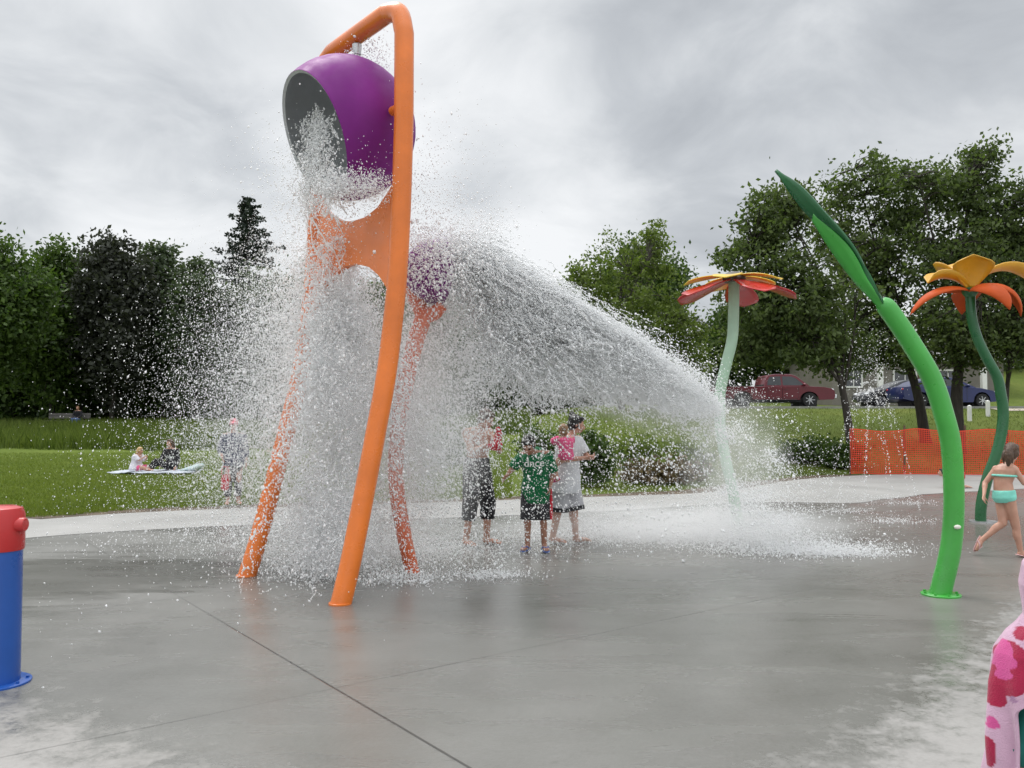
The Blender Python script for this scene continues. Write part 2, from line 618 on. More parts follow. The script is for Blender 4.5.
    wr = ramp(nt, mathn(nt, 'ADD', mathn(nt, 'MULTIPLY', film, 0.4), mathn(nt, 'MULTIPLY', big, 0.6)), [(0.35, 0.16), (0.62, 0.36)])
    nt.links.new(mix_col(nt, dry, wr, (0.75, 0.75, 0.75)), bs.inputs['Roughness'])
    bs.inputs['Specular IOR Level'].default_value = 0.42
    h = mathn(nt, 'ADD', mathn(nt, 'MULTIPLY', fine, 0.35), mathn(nt, 'MULTIPLY', mid, 0.6))
    h = mathn(nt, 'SUBTRACT', h, mathn(nt, 'MULTIPLY', j, 0.6))
    bump(nt, bs, h, 0.22, 0.02)
    return m


def slab(name, pts, z0, z1, m):
    mb = MB(); n = len(pts)
    mb.add([(p.x, p.y, z1) for p in pts] + [(p.x, p.y, z0) for p in pts],
           [tuple(range(n))] + [(i, i + n, (i + 1) % n + n, (i + 1) % n) for i in range(n)])
    me = mb.mesh(name, False)
    return link_mesh(name, me, m)


M_PAD = pad_mat()
pad = slab('splash_pad', outer + back, -0.12, 0.0, M_PAD)
tag(pad, kind='structure')


def dryc_mat():
    m, nt, bs = new_mat('dry_concrete')
    v = obj_vec(nt)
    a = noise_tex(nt, v, 0.7, 6, 0.6, 0.3); b = noise_tex(nt, v, 30, 5, 0.65)
    t = mathn(nt, 'ADD', mathn(nt, 'MULTIPLY', a, 0.7), mathn(nt, 'MULTIPLY', b, 0.3))
    nt.links.new(ramp(nt, t, [(0.3, (0.22, 0.216, 0.205)), (0.5, (0.29, 0.286, 0.274)), (0.7, (0.345, 0.338, 0.325))]), bs.inputs['Base Color'])
    bs.inputs['Roughness'].default_value = 0.75
    bump(nt, bs, b, 0.3, 0.01)
    return m


M_DRY = dryc_mat()
n = len(outer)
# the rim's inner edge wanders where the wet has crept over it
inn = []
for i, p in enumerate(inner):
    k = mnoise.noise(Vector((p.x * 0.8, p.y * 0.8, 3))) * 0.35 * (1.0 if i > n * 0.62 else 0.12)
    inn.append(Vector((p.x, p.y + k, 0)))
mb = MB()
o_in = [p + (q - p).normalized() * 0.02 for p, q in zip(outer, inn)]
mb.add([(p.x, p.y, 0.004) for p in o_in] + [(p.x, p.y, 0.004) for p in inn], [(i, i + 1, i + 1 + n, i + n) for i in range(n - 1)])
tag(link_mesh('dry_rim', mb.mesh('dry_rim', False), M_DRY), kind='structure')

# bare earth between the pad and the lawn, and the path that joins at the left
M_DIRT = mat('bare_earth', (0.085, 0.062, 0.040), 0.95, 0.5, 3.0, bumpy=0.8, bscale=25)
mb = MB()
d_out = []
for i, p in enumerate(outer):
    w = 0.95 + 0.5 * mnoise.noise(Vector((p.x * 0.7, p.y * 0.7, 1)))
    if i > n * 0.35: w = 0.9 + 0.5 * mnoise.noise(Vector((p.x * 0.5, p.y * 0.5, 1)))
    t = (outer[min(i + 1, n - 1)] - outer[max(i - 1, 0)]).normalized()
    nn = Vector((-t.y, t.x, 0))
    d_out.append(p + nn * max(0.12, w))
mb.add([(p.x, p.y, -0.026) for p in outer] + [(p.x, p.y, -0.026) for p in d_out], [(i, i + 1, i + 1 + n, i + n) for i in range(n - 1)])
tag(link_mesh('earth_strip', mb.mesh('earth_strip', False), M_DIRT), kind='structure')
pa, pb = g2(-40, 524), g2(46, 518.5)
mb = MB()
mb.add([(pa.x, pa.y, -0.018), (pb.x, pb.y, -0.018), (pb.x - 3.2, pb.y + 1.25, -0.018), (pb.x - 12, pb.y + 3.0, -0.018), (pa.x - 12, pa.y + 1.6, -0.018)], [(0, 1, 2, 3, 4)])
tag(link_mesh('path', mb.mesh('path', False), M_DRY), kind='structure')

# road in front of the houses
M_ASPH = mat('asphalt', (0.075, 0.075, 0.075), 0.85, 0.25, 2.0, bumpy=0.4)
mb = MB()
rx = list(np.arange(6, 90, 2.0))
for (y0, y1, dz, w) in ((40.2, 46.5, 0.012, 0),):
    vs = [(x, y, gz(x, y) + dz) for y in np.arange(y0, y1 + 0.1, 0.9) for x in rx]
    ny = len(np.arange(y0, y1 + 0.1, 0.9)); k = len(rx)
    mb.add(vs, [(j * k + i, j * k + i + 1, (j + 1) * k + i + 1, (j + 1) * k + i) for j in range(ny - 1) for i in range(k - 1)])
tag(link_mesh('road', mb.mesh('road', True), M_ASPH), kind='structure')
mb = MB()
for i in range(len(rx) - 1):
    x0, x1 = rx[i], rx[i + 1]
    mb.bar((x0, 40.1, gz(x0, 40.1) + 0.03), (x1, 40.1, gz(x1, 40.1) + 0.03), 0.25, 0.14)
tag(link_mesh('kerb', mb.mesh('kerb', False), M_DRY), kind='structure')
mb = MB()
vs = []
for y in np.arange(39.9, 34.9, -0.5):
    t = (39.9 - y) / 5
    vs += [(24.0 + 0.2 * t, y, gz(24, y) + 0.03), (34.0, y, gz(34, y) + 0.03)]
# a pale driveway apron at the right end of the street
vs = []
for y in (38.9, 39.35, 39.8):
    vs += [(22.3, y, gz(22.3, y) + 0.02), (40.0, y, gz(40, y) + 0.02)]
mb.add(vs, [(0, 1, 3, 2), (2, 3, 5, 4)])
tag(link_mesh('pavement', mb.mesh('pavement', False), mat('pale_paving', (0.42, 0.36, 0.29), 0.8, 0.15, 2)), kind='structure')

# ------------------------------------------------------------------ grass (uncountable)
def blades(name, pts, h, w, m, lean=0.35, seed=0):
    rg = np.random.default_rng(seed)
    n = len(pts)
    a = rg.uniform(0, 2 * np.pi, n)
    hh = h * rg.uniform(0.5, 1.25, n)
    ww = w * rg.uniform(0.6, 1.3, n)
    dx = np.stack([np.cos(a), np.sin(a), np.zeros(n)], 1)
    ln = rg.normal(0, lean, (n, 2)) * hh[:, None]
    top = pts + np.concatenate([ln, hh[:, None]], 1)
    midp = pts + np.concatenate([ln * 0.35, hh[:, None] * 0.55], 1)
    V = np.stack([pts - dx * ww[:, None], pts + dx * ww[:, None], midp + dx * ww[:, None] * 0.7, top, midp - dx * ww[:, None] * 0.7], 1).reshape(-1, 3)
    Fc = np.arange(n * 5).reshape(n, 5)
    return link_mesh(name, np_mesh(name, V, Fc), m)


M_GRASS = leaf_mat('grass_blades', (0.080, 0.120, 0.015), (0.215, 0.262, 0.050), 0.35)
M_TALL = leaf_mat('tall_grass', (0.058, 0.096, 0.014), (0.175, 0.225, 0.048), 0.35)
pts = []
ox = [p.x for p in outer]; oy = [p.y for p in outer]
for _ in range(150000):
    Y = 13.0 + 22 * random.random() ** 1.5
    X = random.uniform(-0.66, 0.0) * Y
    ye = np.interp(X, ox, oy)
    if Y < ye + 0.80 + 0.6 * mnoise.noise(Vector((X, Y, 0))): continue
    if abs(X + 9.4) < 1.25 and abs(Y - 24) < 0.8: continue
    pts.append((X, Y, gz(X, Y)))
tag(blades('lawn_grass', np.array(pts), 0.06, 0.006, M_GRASS, 0.5, 1), 'short mown grass of the lawn behind the splash pad', 'grass', kind='stuff')
pts = []
for _ in range(60000):
    Y = random.uniform(34.5, 51.0)
    X = random.uniform(-0.68, 0.02) * Y
    k = mnoise.noise(Vector((X * 0.3, Y * 0.3, 5)))
    if Y < 36.5 + 2.5 * k: continue
    pts.append((X, Y, gz(X, Y)))
tag(blades('tall_grass', np.array(pts), 0.62, 0.016, M_TALL, 0.22, 2), 'unmown tall grass strip in front of the dark trees', 'grass', kind='stuff')
pts = []
for _ in range(22000):
    Y = random.uniform(18, 40)
    X = random.uniform(0.02, 0.66) * Y
    ye = np.interp(X, ox, oy)
    if Y < ye + 0.9: continue
    pts.append((X, Y, gz(X, Y)))
tag(blades('park_grass', np.array(pts), 0.09, 0.009, leaf_mat('park_blades', (0.06, 0.085, 0.015), (0.15, 0.175, 0.035), 0.3), 0.5, 3), 'rough grass sloping up to the road with cars', 'grass', kind='stuff')
# ------------------------------------------------------------------ trees
def leaf_quads(C, size, rg, droop=0.0):
    n = len(C)
    a = rg.normal(size=(n, 3)); a /= np.linalg.norm(a, axis=1)[:, None]
    b = rg.normal(size=(n, 3)); b -= a * (a * b).sum(1)[:, None]; b /= np.linalg.norm(b, axis=1)[:, None]
    s = size * rg.uniform(0.55, 1.3, n)[:, None]
    a = a * s; b = b * s * 0.55
    V = np.stack([C - a, C + b - a * 0.1, C + a, C - b - a * 0.1], 1).reshape(-1, 3)
    return V, np.arange(n * 4).reshape(n, 4)


def tree(name, label, cat, base, trunk_top, crowns, nclump, per, size, ml, mbark, r0=0.18, sig=0.42, group=None, seed=1, lean=(0, 0), hollow=0.45, limbs=7, twig=0.5, trunk_from=0.0):
    """crowns: list of (x, y, z, rx, ry, rz) relative to base; each gets a share of leaf clumps by its volume"""
    rg = np.random.default_rng(seed); rnd = random.Random(seed)
    base = Vector(base)
    root = thing(name, base, label, cat, group)
    vol = np.array([c[3] * c[4] * c[5] for c in crowns]) ** 0.75
    share = rg.choice(len(crowns), nclump, p=vol / vol.sum())
    d = rg.normal(size=(nclump, 3)); d /= np.linalg.norm(d, axis=1)[:, None]
    rad = rg.uniform(hollow, 1.0, nclump) ** 0.75 * rg.uniform(0.8, 1.16, nclump)
    cr = np.array(crowns)
    K = cr[share][:, :3] + d * rad[:, None] * cr[share][:, 3:] * np.where(rg.random(nclump) < 0.12, 1.22, 1.0)[:, None]
    # trunk and limbs
    mb = MB()
    tt = Vector((lean[0], lean[1], trunk_top))
    ctl = [Vector((0, 0, -0.15)), Vector((lean[0] * 0.25 + rnd.uniform(-.08, .08), lean[1] * 0.25, trunk_top * 0.33)), Vector((lean[0] * 0.6 + rnd.uniform(-.12, .12), lean[1] * 0.6, trunk_top * 0.66)), tt]
    tr = catmull(ctl, 5)
    rr = [r0 * (1.25 if i == 0 else 1.0) * (1 - 0.72 * i / (len(tr) - 1)) for i in range(len(tr))]
    mb.tube([p + base for p in tr], rr, 9)
    order = rg.permutation(nclump)
    ends = [Vector(K[i]) for i in order[:limbs]]
    starts = []
    for e in ends:
        k = min(len(tr) - 1, int(len(tr) * rnd.uniform(0.45, 0.98)))
        s0 = tr[k]
        mid = s0.lerp(e, 0.5) + Vector((0, 0, 0.12 * (e - s0).length)) + Vector((rnd.uniform(-.2, .2), rnd.uniform(-.2, .2), 0))
        pth = catmull([s0, mid, e], 5)
        mb.tube([p + base for p in pth], [rr[k] * 0.55, rr[k] * 0.32, 0.015], 6)
        starts += pth[3:]
    if starts:
        S = np.array([tuple(p) for p in starts])
        for i in order[limbs:limbs + int(nclump * twig)]:
            e = K[i]
            j = int(((S - e) ** 2).sum(1).argmin())
            a, b = Vector(S[j]), Vector(e)
            m_ = a.lerp(b, 0.5) + Vector((rnd.uniform(-.1, .1), rnd.uniform(-.1, .1), 0.1))
            mb.tube([a + base, m_ + base, b + base], [0.022, 0.016, 0.006], 4, cap=False)
    mb.build('trunk', mbark, root)
    # leaves
    cnt = np.maximum(4, (per * rg.uniform(0.35, 1.5, nclump))).astype(int)
    C = np.repeat(K, cnt, 0)
    sg = np.repeat(sig * rg.uniform(0.55, 1.35, nclump), cnt)
    C = C + rg.normal(size=C.shape) * sg[:, None] * np.array([1, 1, 0.7])
    C[:, 2] = np.maximum(C[:, 2], 0.1)
    V, Fc = leaf_quads(C + np.array(base), size, rg)
    link_mesh('crown', np_mesh('crown', V, Fc), ml, root)
    return root


BK_GREY = bark_mat('grey_bark', (0.075, 0.065, 0.055))
BK_DARK = bark_mat('dark_bark', (0.045, 0.038, 0.032))
L_DEEP = leaf_mat('deep_green_leaves', (0.028, 0.056, 0.014), (0.088, 0.140, 0.036), 0.4)
L_MID = leaf_mat('mid_green_leaves', (0.028, 0.058, 0.013), (0.100, 0.155, 0.036), 0.38)
L_LIGHT = leaf_mat('light_green_leaves', (0.065, 0.100, 0.022), (0.200, 0.255, 0.065), 0.4)
L_PURP = leaf_mat('purple_leaves', (0.022, 0.026, 0.020), (0.062, 0.068, 0.052), 0.3)
L_GREYG = leaf_mat('grey_green_leaves', (0.032, 0.050, 0.026), (0.110, 0.145, 0.080), 0.3)
L_NEED = leaf_mat('spruce_needles', (0.012, 0.020, 0.014), (0.035, 0.052, 0.036), 0.1)
L_OAK = leaf_mat('park_tree_leaves', (0.038, 0.062, 0.020), (0.130, 0.172, 0.060), 0.45)


def far_tree(cx_, top, halfw, Y, label, ml, bottom=432, name='broadleaf_tree', seed=1, per=85, nclump=230, size=0.17, group=None, lobes=4, trunk_r=0.2, bark=None, hollow=0.35, sig=None):
    """tree placed where its crown is seen; bottom is the pixel row of the crown's lowest leaves"""
    rnd = random.Random(seed)
    b = px(cx_, 425, Y); X = b.x
    z0 = gz(X, Y)
    zt = px(cx_, top, Y).z - z0
    zb = max(0.3, px(cx_, bottom, Y).z - z0)
    hw = halfw / F * Y
    zc = (zt + zb) / 2
    crowns = [(0, 0, zc, hw * 0.82, hw * 0.8, (zt - zb) / 2 * 0.86)]
    for k in range(lobes):
        a = k / lobes * 2 * math.pi + rnd.random()
        lz = zb + (zt - zb) * rnd.uniform(0.3, 0.85)
        crowns.append((math.cos(a) * hw * 0.62, math.sin(a) * hw * 0.6, lz, hw * rnd.uniform(0.3, 0.45), hw * 0.4, (zt - zb) * rnd.uniform(0.14, 0.24)))
    crowns.append((rnd.uniform(-.25, .25) * hw, 0, zt - (zt - zb) * 0.14, hw * 0.34, hw * 0.34, (zt - zb) * 0.15))
    return tree(name, label, 'tree', (X, Y, z0), zt * 0.72, crowns, nclump, per, size, ml, bark or BK_DARK, r0=trunk_r, sig=sig or hw * 0.13 + 0.14, group=group, seed=seed, hollow=hollow, limbs=6, twig=0.25)


G_L = 'trees behind the lawn and bench'
far_tree(-18, 232, 60, 50, 'tall green tree with bare grey trunk at the left edge of the lawn', L_MID, 402, seed=3, group=G_L, nclump=330, size=0.16, trunk_r=0.36, bark=BK_GREY)
far_tree(52, 243, 44, 57, 'rounded mid green tree above the park bench', L_MID, 420, seed=4, group=G_L, nclump=320)
far_tree(112, 236, 38, 56, 'darkest almost black leaved tree standing among green ones', L_PURP, 432, seed=5, group=G_L, nclump=330, size=0.18, hollow=0.2)
far_tree(164, 242, 21, 60, 'narrow pale pointed tree right of the almost black tree', L_GREYG, 432, seed=6, group=G_L, nclump=200, sig=0.5)
far_tree(196, 258, 34, 58, 'bushy grey green tree left of the spruce', L_GREYG, 432, seed=7, group=G_L, nclump=300)
far_tree(14, 300, 40, 61, 'low dark tree behind the empty end of the bench', L_DEEP, 432, seed=8, group=G_L, nclump=220)
far_tree(82, 310, 40, 60, 'low dark tree behind the person on the bench', L_DEEP, 432, seed=9, group=G_L, nclump=260)
far_tree(150, 320, 42, 62, 'dark shaded tree behind the almost black tree', L_DEEP, 434, seed=10, group=G_L, nclump=260)
far_tree(262, 272, 40, 60, 'grey green tree under the tall spruce', L_GREYG, 432, seed=11, group=G_L, nclump=300)
far_tree(322, 268, 44, 62, 'dark green tree seen between the orange legs', L_DEEP, 432, seed=12, group=G_L, nclump=300)
far_tree(392, 282, 46, 60, 'dark green tree behind the near orange leg', L_DEEP, 432, seed=13, group=G_L, nclump=300)
far_tree(462, 300, 44, 60, 'green tree veiled by spray above the person in dark shorts', L_DEEP, 432, seed=14, group=G_L, nclump=260)
far_tree(540, 338, 40, 52, 'dark low tree behind the boy in green', L_DEEP, 434, seed=15, group=G_L, nclump=260)
far_tree(640, 240, 52, 62, 'dark green tree showing right behind the pale leafy tree', L_DEEP, 425, seed=17, group=G_L, nclump=300)
far_tree(742, 312, 50, 66, 'dark round tree over the pickup bed by the pale roof', L_DEEP, 388, seed=18, nclump=280, group='trees among the houses')
far_tree(822, 318, 60, 64, 'dark broad tree above the pickup bonnet', L_DEEP, 384, seed=19, nclump=330, group='trees among the houses')
far_tree(960, 312, 70, 66, 'dark tree beyond the blue car', L_DEEP, 384, seed=20, nclump=330, group='trees among the houses')

# pale leafy tree with feathery top in the middle distance
b = px(622, 440, 40); z0 = gz(b.x, 40)
k = 40 / F
tree('young_tree', 'light green young tree with ragged feathery top behind the water arc', 'tree', (b.x, 40, z0), 6.2,
     [(0, 0, 4.3, 58 * k, 2.4, 2.3), (-30 * k, 0, 6.0, 30 * k, 1.5, 1.3), (-12 * k, 0, 7.6, 12 * k, .8, 1.35), (30 * k, 0, 7.0, 22 * k, 1.2, 1.3), (36 * k, 0, 8.2, 11 * k, .7, .8), (-48 * k, .3, 6.0, 15 * k, .9, .9), (10 * k, 0, 6.9, 16 * k, 1, 1.1), (50 * k, 0, 4.0, 25 * k, 1.4, 1.8), (75 * k, .4, 2.8, 24 * k, 1.2, 1.6)],
     620, 27, 0.095, L_LIGHT, BK_GREY, 0.16, 0.21, None, 31, hollow=0.25, limbs=12, twig=0.5)

# spruce
def spruce(cx_, top, Y, label, seed=2):
    rnd = random.Random(seed); rg = np.random.default_rng(seed)
    X = px(cx_, 425, Y).x; z0 = gz(X, Y)
    H = px(cx_, top, Y).z - z0
    root = thing('spruce_tree', (X, Y, z0), label, 'tree')
    mb = MB(); base = Vector((X, Y, z0))
    mb.tube([base + Vector((0, 0, -0.2)), base + Vector((0, 0, H * 0.5)), base + Vector((0, 0, H * 0.985))], [0.26, 0.15, 0.02], 8)
    P = []
    z = H * 0.30
    while z < H * 0.985:
        t = 1 - z / H
        L = 0.25 + 7.0 * t ** 0.75
        nb = rnd.choice((4, 5, 6))
        a0 = rnd.random() * 6.3
        for i in range(nb):
            if rnd.random() < 0.30: continue
            a = a0 + i * 2 * math.pi / nb + rnd.uniform(-.25, .25)
            l = L * rnd.uniform(0.4, 1.2)
            d = Vector((math.cos(a), math.sin(a), 0))
            s0 = base + Vector((0, 0, z))
            pth = [s0 + d * (l * q) + Vector((0, 0, -0.28 * l * q + 0.22 * l * q * q)) for q in (0, 0.33, 0.66, 1)]
            mb.tube(pth, [0.045, 0.035, 0.022, 0.008], 4, cap=False)
            nn = int(16 + 36 * l)
            q = rg.uniform(0.1, 1.03, nn)
            c = np.array(s0)[None] + np.array(d)[None] * (l * q)[:, None] + np.stack([np.zeros(nn), np.zeros(nn), -0.28 * l * q + 0.22 * l * q * q], 1)
            c += rg.normal(size=(nn, 3)) * np.array([0.10, 0.10, 0.07]) * (0.5 + 0.25 * l)
            c[:, 2] -= np.abs(rg.normal(size=nn)) * 0.18
            P.append(c)
        z += rnd.uniform(0.42, 0.75) * (0.55 + 0.6 * t)
    mb.build('trunk', BK_DARK, root)
    V, Fc = leaf_quads(np.concatenate(P), 0.17, rg)
    link_mesh('crown', np_mesh('crown', V, Fc), L_NEED, root)


spruce(246, 194, 72, 'tall dark spruce rising above the tree line left of the orange frame')

# park trees on the right, near the mesh fence
def park_tree(label, tx, Y, trunk_top, blobs, nclump, per, seed, r0=0.16, lean=(0, 0), limbs=14, size=0.082, sig=0.20):
    X = px(tx, 432, Y).x; z0 = gz(X, Y)
    cr = []
    for (bx, by, rx_, ry_) in blobs:
        p = px(bx, by, Y)
        cr.append((p.x - X, random.Random(int(bx * 7 + by)).uniform(-.8, .8), p.z - z0, rx_ / F * Y, max(1.0, rx_ / F * Y * 0.85), ry_ / F * Y))
    return tree('park_tree', label, 'tree', (X, Y, z0), trunk_top, cr, nclump, per, size, L_OAK, BK_DARK, r0, sig, 'park trees behind the orange mesh fence', seed, lean, hollow=0.12, limbs=limbs, twig=0.7)


park_tree('park tree with leaning forked trunk at the left end of the mesh fence', 853, 25.5, 4.6,
          [(800, 300, 72, 55), (775, 235, 42, 38), (755, 290, 34, 32), (800, 205, 26, 26), (765, 215, 24, 28), (840, 345, 50, 28), (760, 342, 42, 28), (800, 352, 40, 18), (735, 255, 15, 13)], 760, 31, 41, 0.15, (-0.5, 0.3))
park_tree('park tree with slim straight trunk just left of the green blade', 926, 30, 5.5,
          [(870, 260, 55, 60), (850, 195, 32, 30), (880, 175, 32, 24), (905, 215, 40, 40), (880, 335, 58, 42), (835, 240, 24, 30), (905, 352, 40, 20)], 740, 31, 42, 0.20, (-1.2, 0.2))
park_tree('park tree with thick dark trunk between the green blade and the flower stem', 958, 28, 5.6,
          [(960, 260, 62, 60), (945, 190, 36, 30), (985, 185, 34, 36), (985, 155, 20, 18), (940, 335, 52, 42), (985, 345, 40, 24), (1000, 240, 40, 40), (915, 175, 22, 18)], 800, 31, 43, 0.24, (0.3, 0.2))
park_tree('park tree with thin crooked trunk right of the orange flower stem', 1004, 27, 4.6,
          [(1025, 290, 50, 55), (1030, 220, 38, 40), (1010, 340, 40, 26), (1050, 190, 30, 26)], 430, 31, 44, 0.10, (0.4, 0.1))

# shrubs
def shrub(label, cx_, base_y, top_y, halfw, ml, seed, Y=None, size=0.075, nclump=60, per=45, name='shrub', group='shrubs at the edge of the pad'):
    if Y is None: Y = gp(cx_, base_y, 0).y
    X = px(cx_, 430, Y).x; z0 = gz(X, Y)
    h = max(0.4, px(cx_, top_y, Y).z - z0); hw = halfw / F * Y
    tree(name, label, 'shrub', (X, Y, z0), h * 0.6, [(0, 0, h * 0.48, hw, hw * 0.8, h * 0.48), (hw * 0.4, 0, h * 0.6, hw * 0.45, hw * 0.5, h * 0.38), (-hw * 0.45, 0, h * 0.5, hw * 0.45, hw * 0.5, h * 0.36)], nclump, per, size, ml, BK_DARK, 0.03, 0.10 + hw * 0.1, group, seed, hollow=0.1, limbs=8, twig=0.3)


shrub('dark leafy shrub directly behind the woman with toddler', 592, 489, 428, 18, L_DEEP, 51, 19.5)
shrub('bright green loose shrub right of the woman under the arc', 640, 484, 432, 34, L_LIGHT, 52, 24, nclump=34, per=34)
shrub('green shrub left of the pale green flower stem', 690, 482, 440, 26, L_LIGHT, 53, 24, nclump=28, per=34)
shrub('low wide green shrub left of the mesh fence', 812, 474, 440, 30, L_MID, 54, 26, nclump=56)
shrub('small dark shrub touching the mesh fence end', 842, 472, 444, 16, L_DEEP, 55, 25)
shrub('wide green shrub behind the boy in green', 540, 486, 428, 26, L_MID, 56, 26, nclump=42)
shrub('green shrub behind the person in dark shorts', 455, 488, 430, 34, L_MID, 57, 27, nclump=46)
shrub('dry brown shrub low behind the arc landing', 660, 492, 468, 40, leaf_mat('dry_leaves', (0.07, 0.05, 0.03), (0.20, 0.15, 0.09), 0.2), 58, 20.5, nclump=70)

# dark undergrowth that closes the gap under the far trees
rgu = np.random.default_rng(77)
n = 60000
uu = rgu.uniform(-46, 14, n); hh = rgu.random(n) ** 1.3
top = 3.6 + 1.6 * np.array([mnoise.noise(Vector((float(u) * 0.35, 1.0, 2.0))) for u in uu])
Yv = 62 + rgu.normal(0, 1.2, n)
zz0 = np.array([gz(float(a), float(b)) for a, b in zip(uu, Yv)])
Vu, Fu = leaf_quads(np.stack([uu, Yv, zz0 + hh * top], 1), 0.22, rgu)
tag(link_mesh('undergrowth', np_mesh('undergrowth', Vu, Fu), L_DEEP), 'dark undergrowth along the foot of the far trees', 'undergrowth', kind='stuff')
# ------------------------------------------------------------------ water-play structures
def paint(name, col, rough=0.3, wet=True):
    """glossy powder coat with water beads and slightly uneven sheen"""
    m, nt, bs = new_mat(name)
    v = obj_vec(nt)
    a = noise_tex(nt, v, 2.2, 5, 0.6); b = noise_tex(nt, v, 70, 3, 0.6)
    nt.links.new(ramp(nt, a, [(0.3, tuple(c * 0.80 for c in col)), (0.7, tuple(min(1, c * 1.08) for c in col))]), bs.inputs['Base Color'])
    nt.links.new(ramp(nt, noise_tex(nt, v, 6, 5), [(0.3, rough - 0.1), (0.7, rough + 0.14)]), bs.inputs['Roughness'])
    bs.inputs['Coat Weight'].default_value = 0.25
    bs.inputs['Coat Roughness'].default_value = 0.15
    if wet: bump(nt, bs, ramp(nt, b, [(0.55, 0), (0.75, 1)]), 0.12, 0.004)
    return m


P_ORANGE = paint('orange_paint', (0.77, 0.18, 0.014))
P_PURPLE = paint('purple_shell', (0.20, 0.020, 0.215), 0.55)
_b = P_PURPLE.node_tree.nodes['Principled BSDF']; _b.inputs['Coat Weight'].default_value = 0.0; _b.inputs['Specular IOR Level'].default_value = 0.22
P_GREYIN = paint('grey_liner', (0.42, 0.44, 0.46), 0.45)
P_GREEN = paint('green_paint', (0.052, 0.36, 0.050), 0.32)
P_DGREEN = paint('dark_green_paint', (0.010, 0.115, 0.034), 0.3)
P_MINT = paint('mint_paint', (0.38, 0.56, 0.41), 0.4)
P_RED = paint('red_paint', (0.50, 0.018, 0.020), 0.3)
P_YEL = paint('yellow_paint', (0.78, 0.52, 0.030), 0.33)
P_BLUE = paint('blue_paint', (0.010, 0.085, 0.38), 0.35)
P_FLORANGE = paint('petal_orange', (0.52, 0.080, 0.012), 0.6)
for _m in (P_FLORANGE,):
    _b = _m.node_tree.nodes['Principled BSDF']; _b.inputs['Coat Weight'].default_value = 0; _b.inputs['Specular IOR Level'].default_value = 0.25
P_STEEL = mat('steel', (0.55, 0.56, 0.57), 0.35, 0.1, 5, metal=0.9)

nF = Vector((-0.745, -0.667, 0))
bR, bL = gp(340, 604), gp(246, 576)


def top_from(b, col):
    t = (col - 512) / F
    D = (t * b.y - b.x) / (-nF.x + t * nF.y)
    return b - nF * D, D


tR, DR = top_from(bR, 402.5)
tL, DL = top_from(bL, 317)
ZT = [(-0.03, 1.0), (0.34, 0.84), (0.86, 0.65), (1.47, 0.44), (1.99, 0.27), (2.6, 0.14), (3.03, 0.08), (3.64, 0.03), (4.3, 0.0)]


def sway(z):
    return float(np.interp(z, [a for a, _ in ZT], [b for _, b in ZT]))


ztop = px(402, 1, tR.y).z
frame = thing('dump_bucket_frame', ((bR + bL) / 2), 'tall orange bent tube frame holding a large tipping purple bucket', 'water feature')
legR = [tR + nF * DR * f + Vector((0, 0, z)) for z, f in ZT]
legL = [tL + nF * DL * f + Vector((0, 0, z)) for z, f in ZT]
al = (tL - tR).normalized()
rc = 0.30
cR = [tR + Vector((0, 0, ztop - rc)), tR + al * rc * 0.29 + Vector((0, 0, ztop - rc * 0.29)), tR + al * rc + Vector((0, 0, ztop))]
cL = [tL - al * rc + Vector((0, 0, ztop)), tL - al * rc * 0.29 + Vector((0, 0, ztop - rc * 0.29)), tL + Vector((0, 0, ztop - rc))]
path = catmull(legR, 4) + catmull(cR, 5) + catmull(cL, 5) + list(reversed(catmull(legL, 4)))
mb = MB(); mb.tube(path, 0.090, 24)
mb.build('tube_frame', P_ORANGE, frame, angle=60)
# web plate between the tubes: round cut-out for the bucket above, arch below
mb = MB()
NU, NZ = 36, 10
vs = []
for side in (-1, 1):
    for i in range(NU + 1):
        u = i / NU
        Yu = tR.y + (tL.y - tR.y) * u
        xh = 402.5 + (317 - 402.5) * u
        yhi = np.interp(u, [0, .06, .12, .22, .35, .5, .62, .78, .9, 1], [172, 183, 193, 208, 218, 222, 222, 216, 206, 186])
        ylo = np.interp(u, [0, .1, .17, .28, .42, .55, .68, .8, .9, 1], [300, 285, 276, 268, 265, 267, 276, 290, 312, 345])
        zh, zl = px(xh, yhi, Yu).z, px(xh, ylo, Yu).z
        for j in range(NZ + 1):
            z = zl + (zh - zl) * j / NZ
            f = sway(z)
            p = tR.lerp(tL, u) + nF * f * (DR + (DL - DR) * u) + Vector((0, 0, z)) + nF * 0.028 * side
            vs.append(p)
k = (NU + 1) * (NZ + 1)
fs = []
q = lambda s, i, j: s * k + i * (NZ + 1) + j
for i in range(NU):
    for j in range(NZ):
        fs.append((q(0, i, j), q(0, i + 1, j), q(0, i + 1, j + 1), q(0, i, j + 1)))
        fs.append((q(1, i, j), q(1, i, j + 1), q(1, i + 1, j + 1), q(1, i + 1, j)))
    fs.append((q(0, i, 0), q(1, i, 0), q(1, i + 1, 0), q(0, i + 1, 0)))
    fs.append((q(0, i, NZ), q(0, i + 1, NZ), q(1, i + 1, NZ), q(1, i, NZ)))
mb.add(vs, fs)
mb.build('web_plate', P_ORANGE, frame, angle=50)
# base plates with bolts
for b in (bR, bL):
    mb = MB()
    mb.lathe([(0.097, 0.0), (0.097, 0.012), (0.092, 0.016)], b, n=28)
    mb.build('base_ring', P_ORANGE, frame)
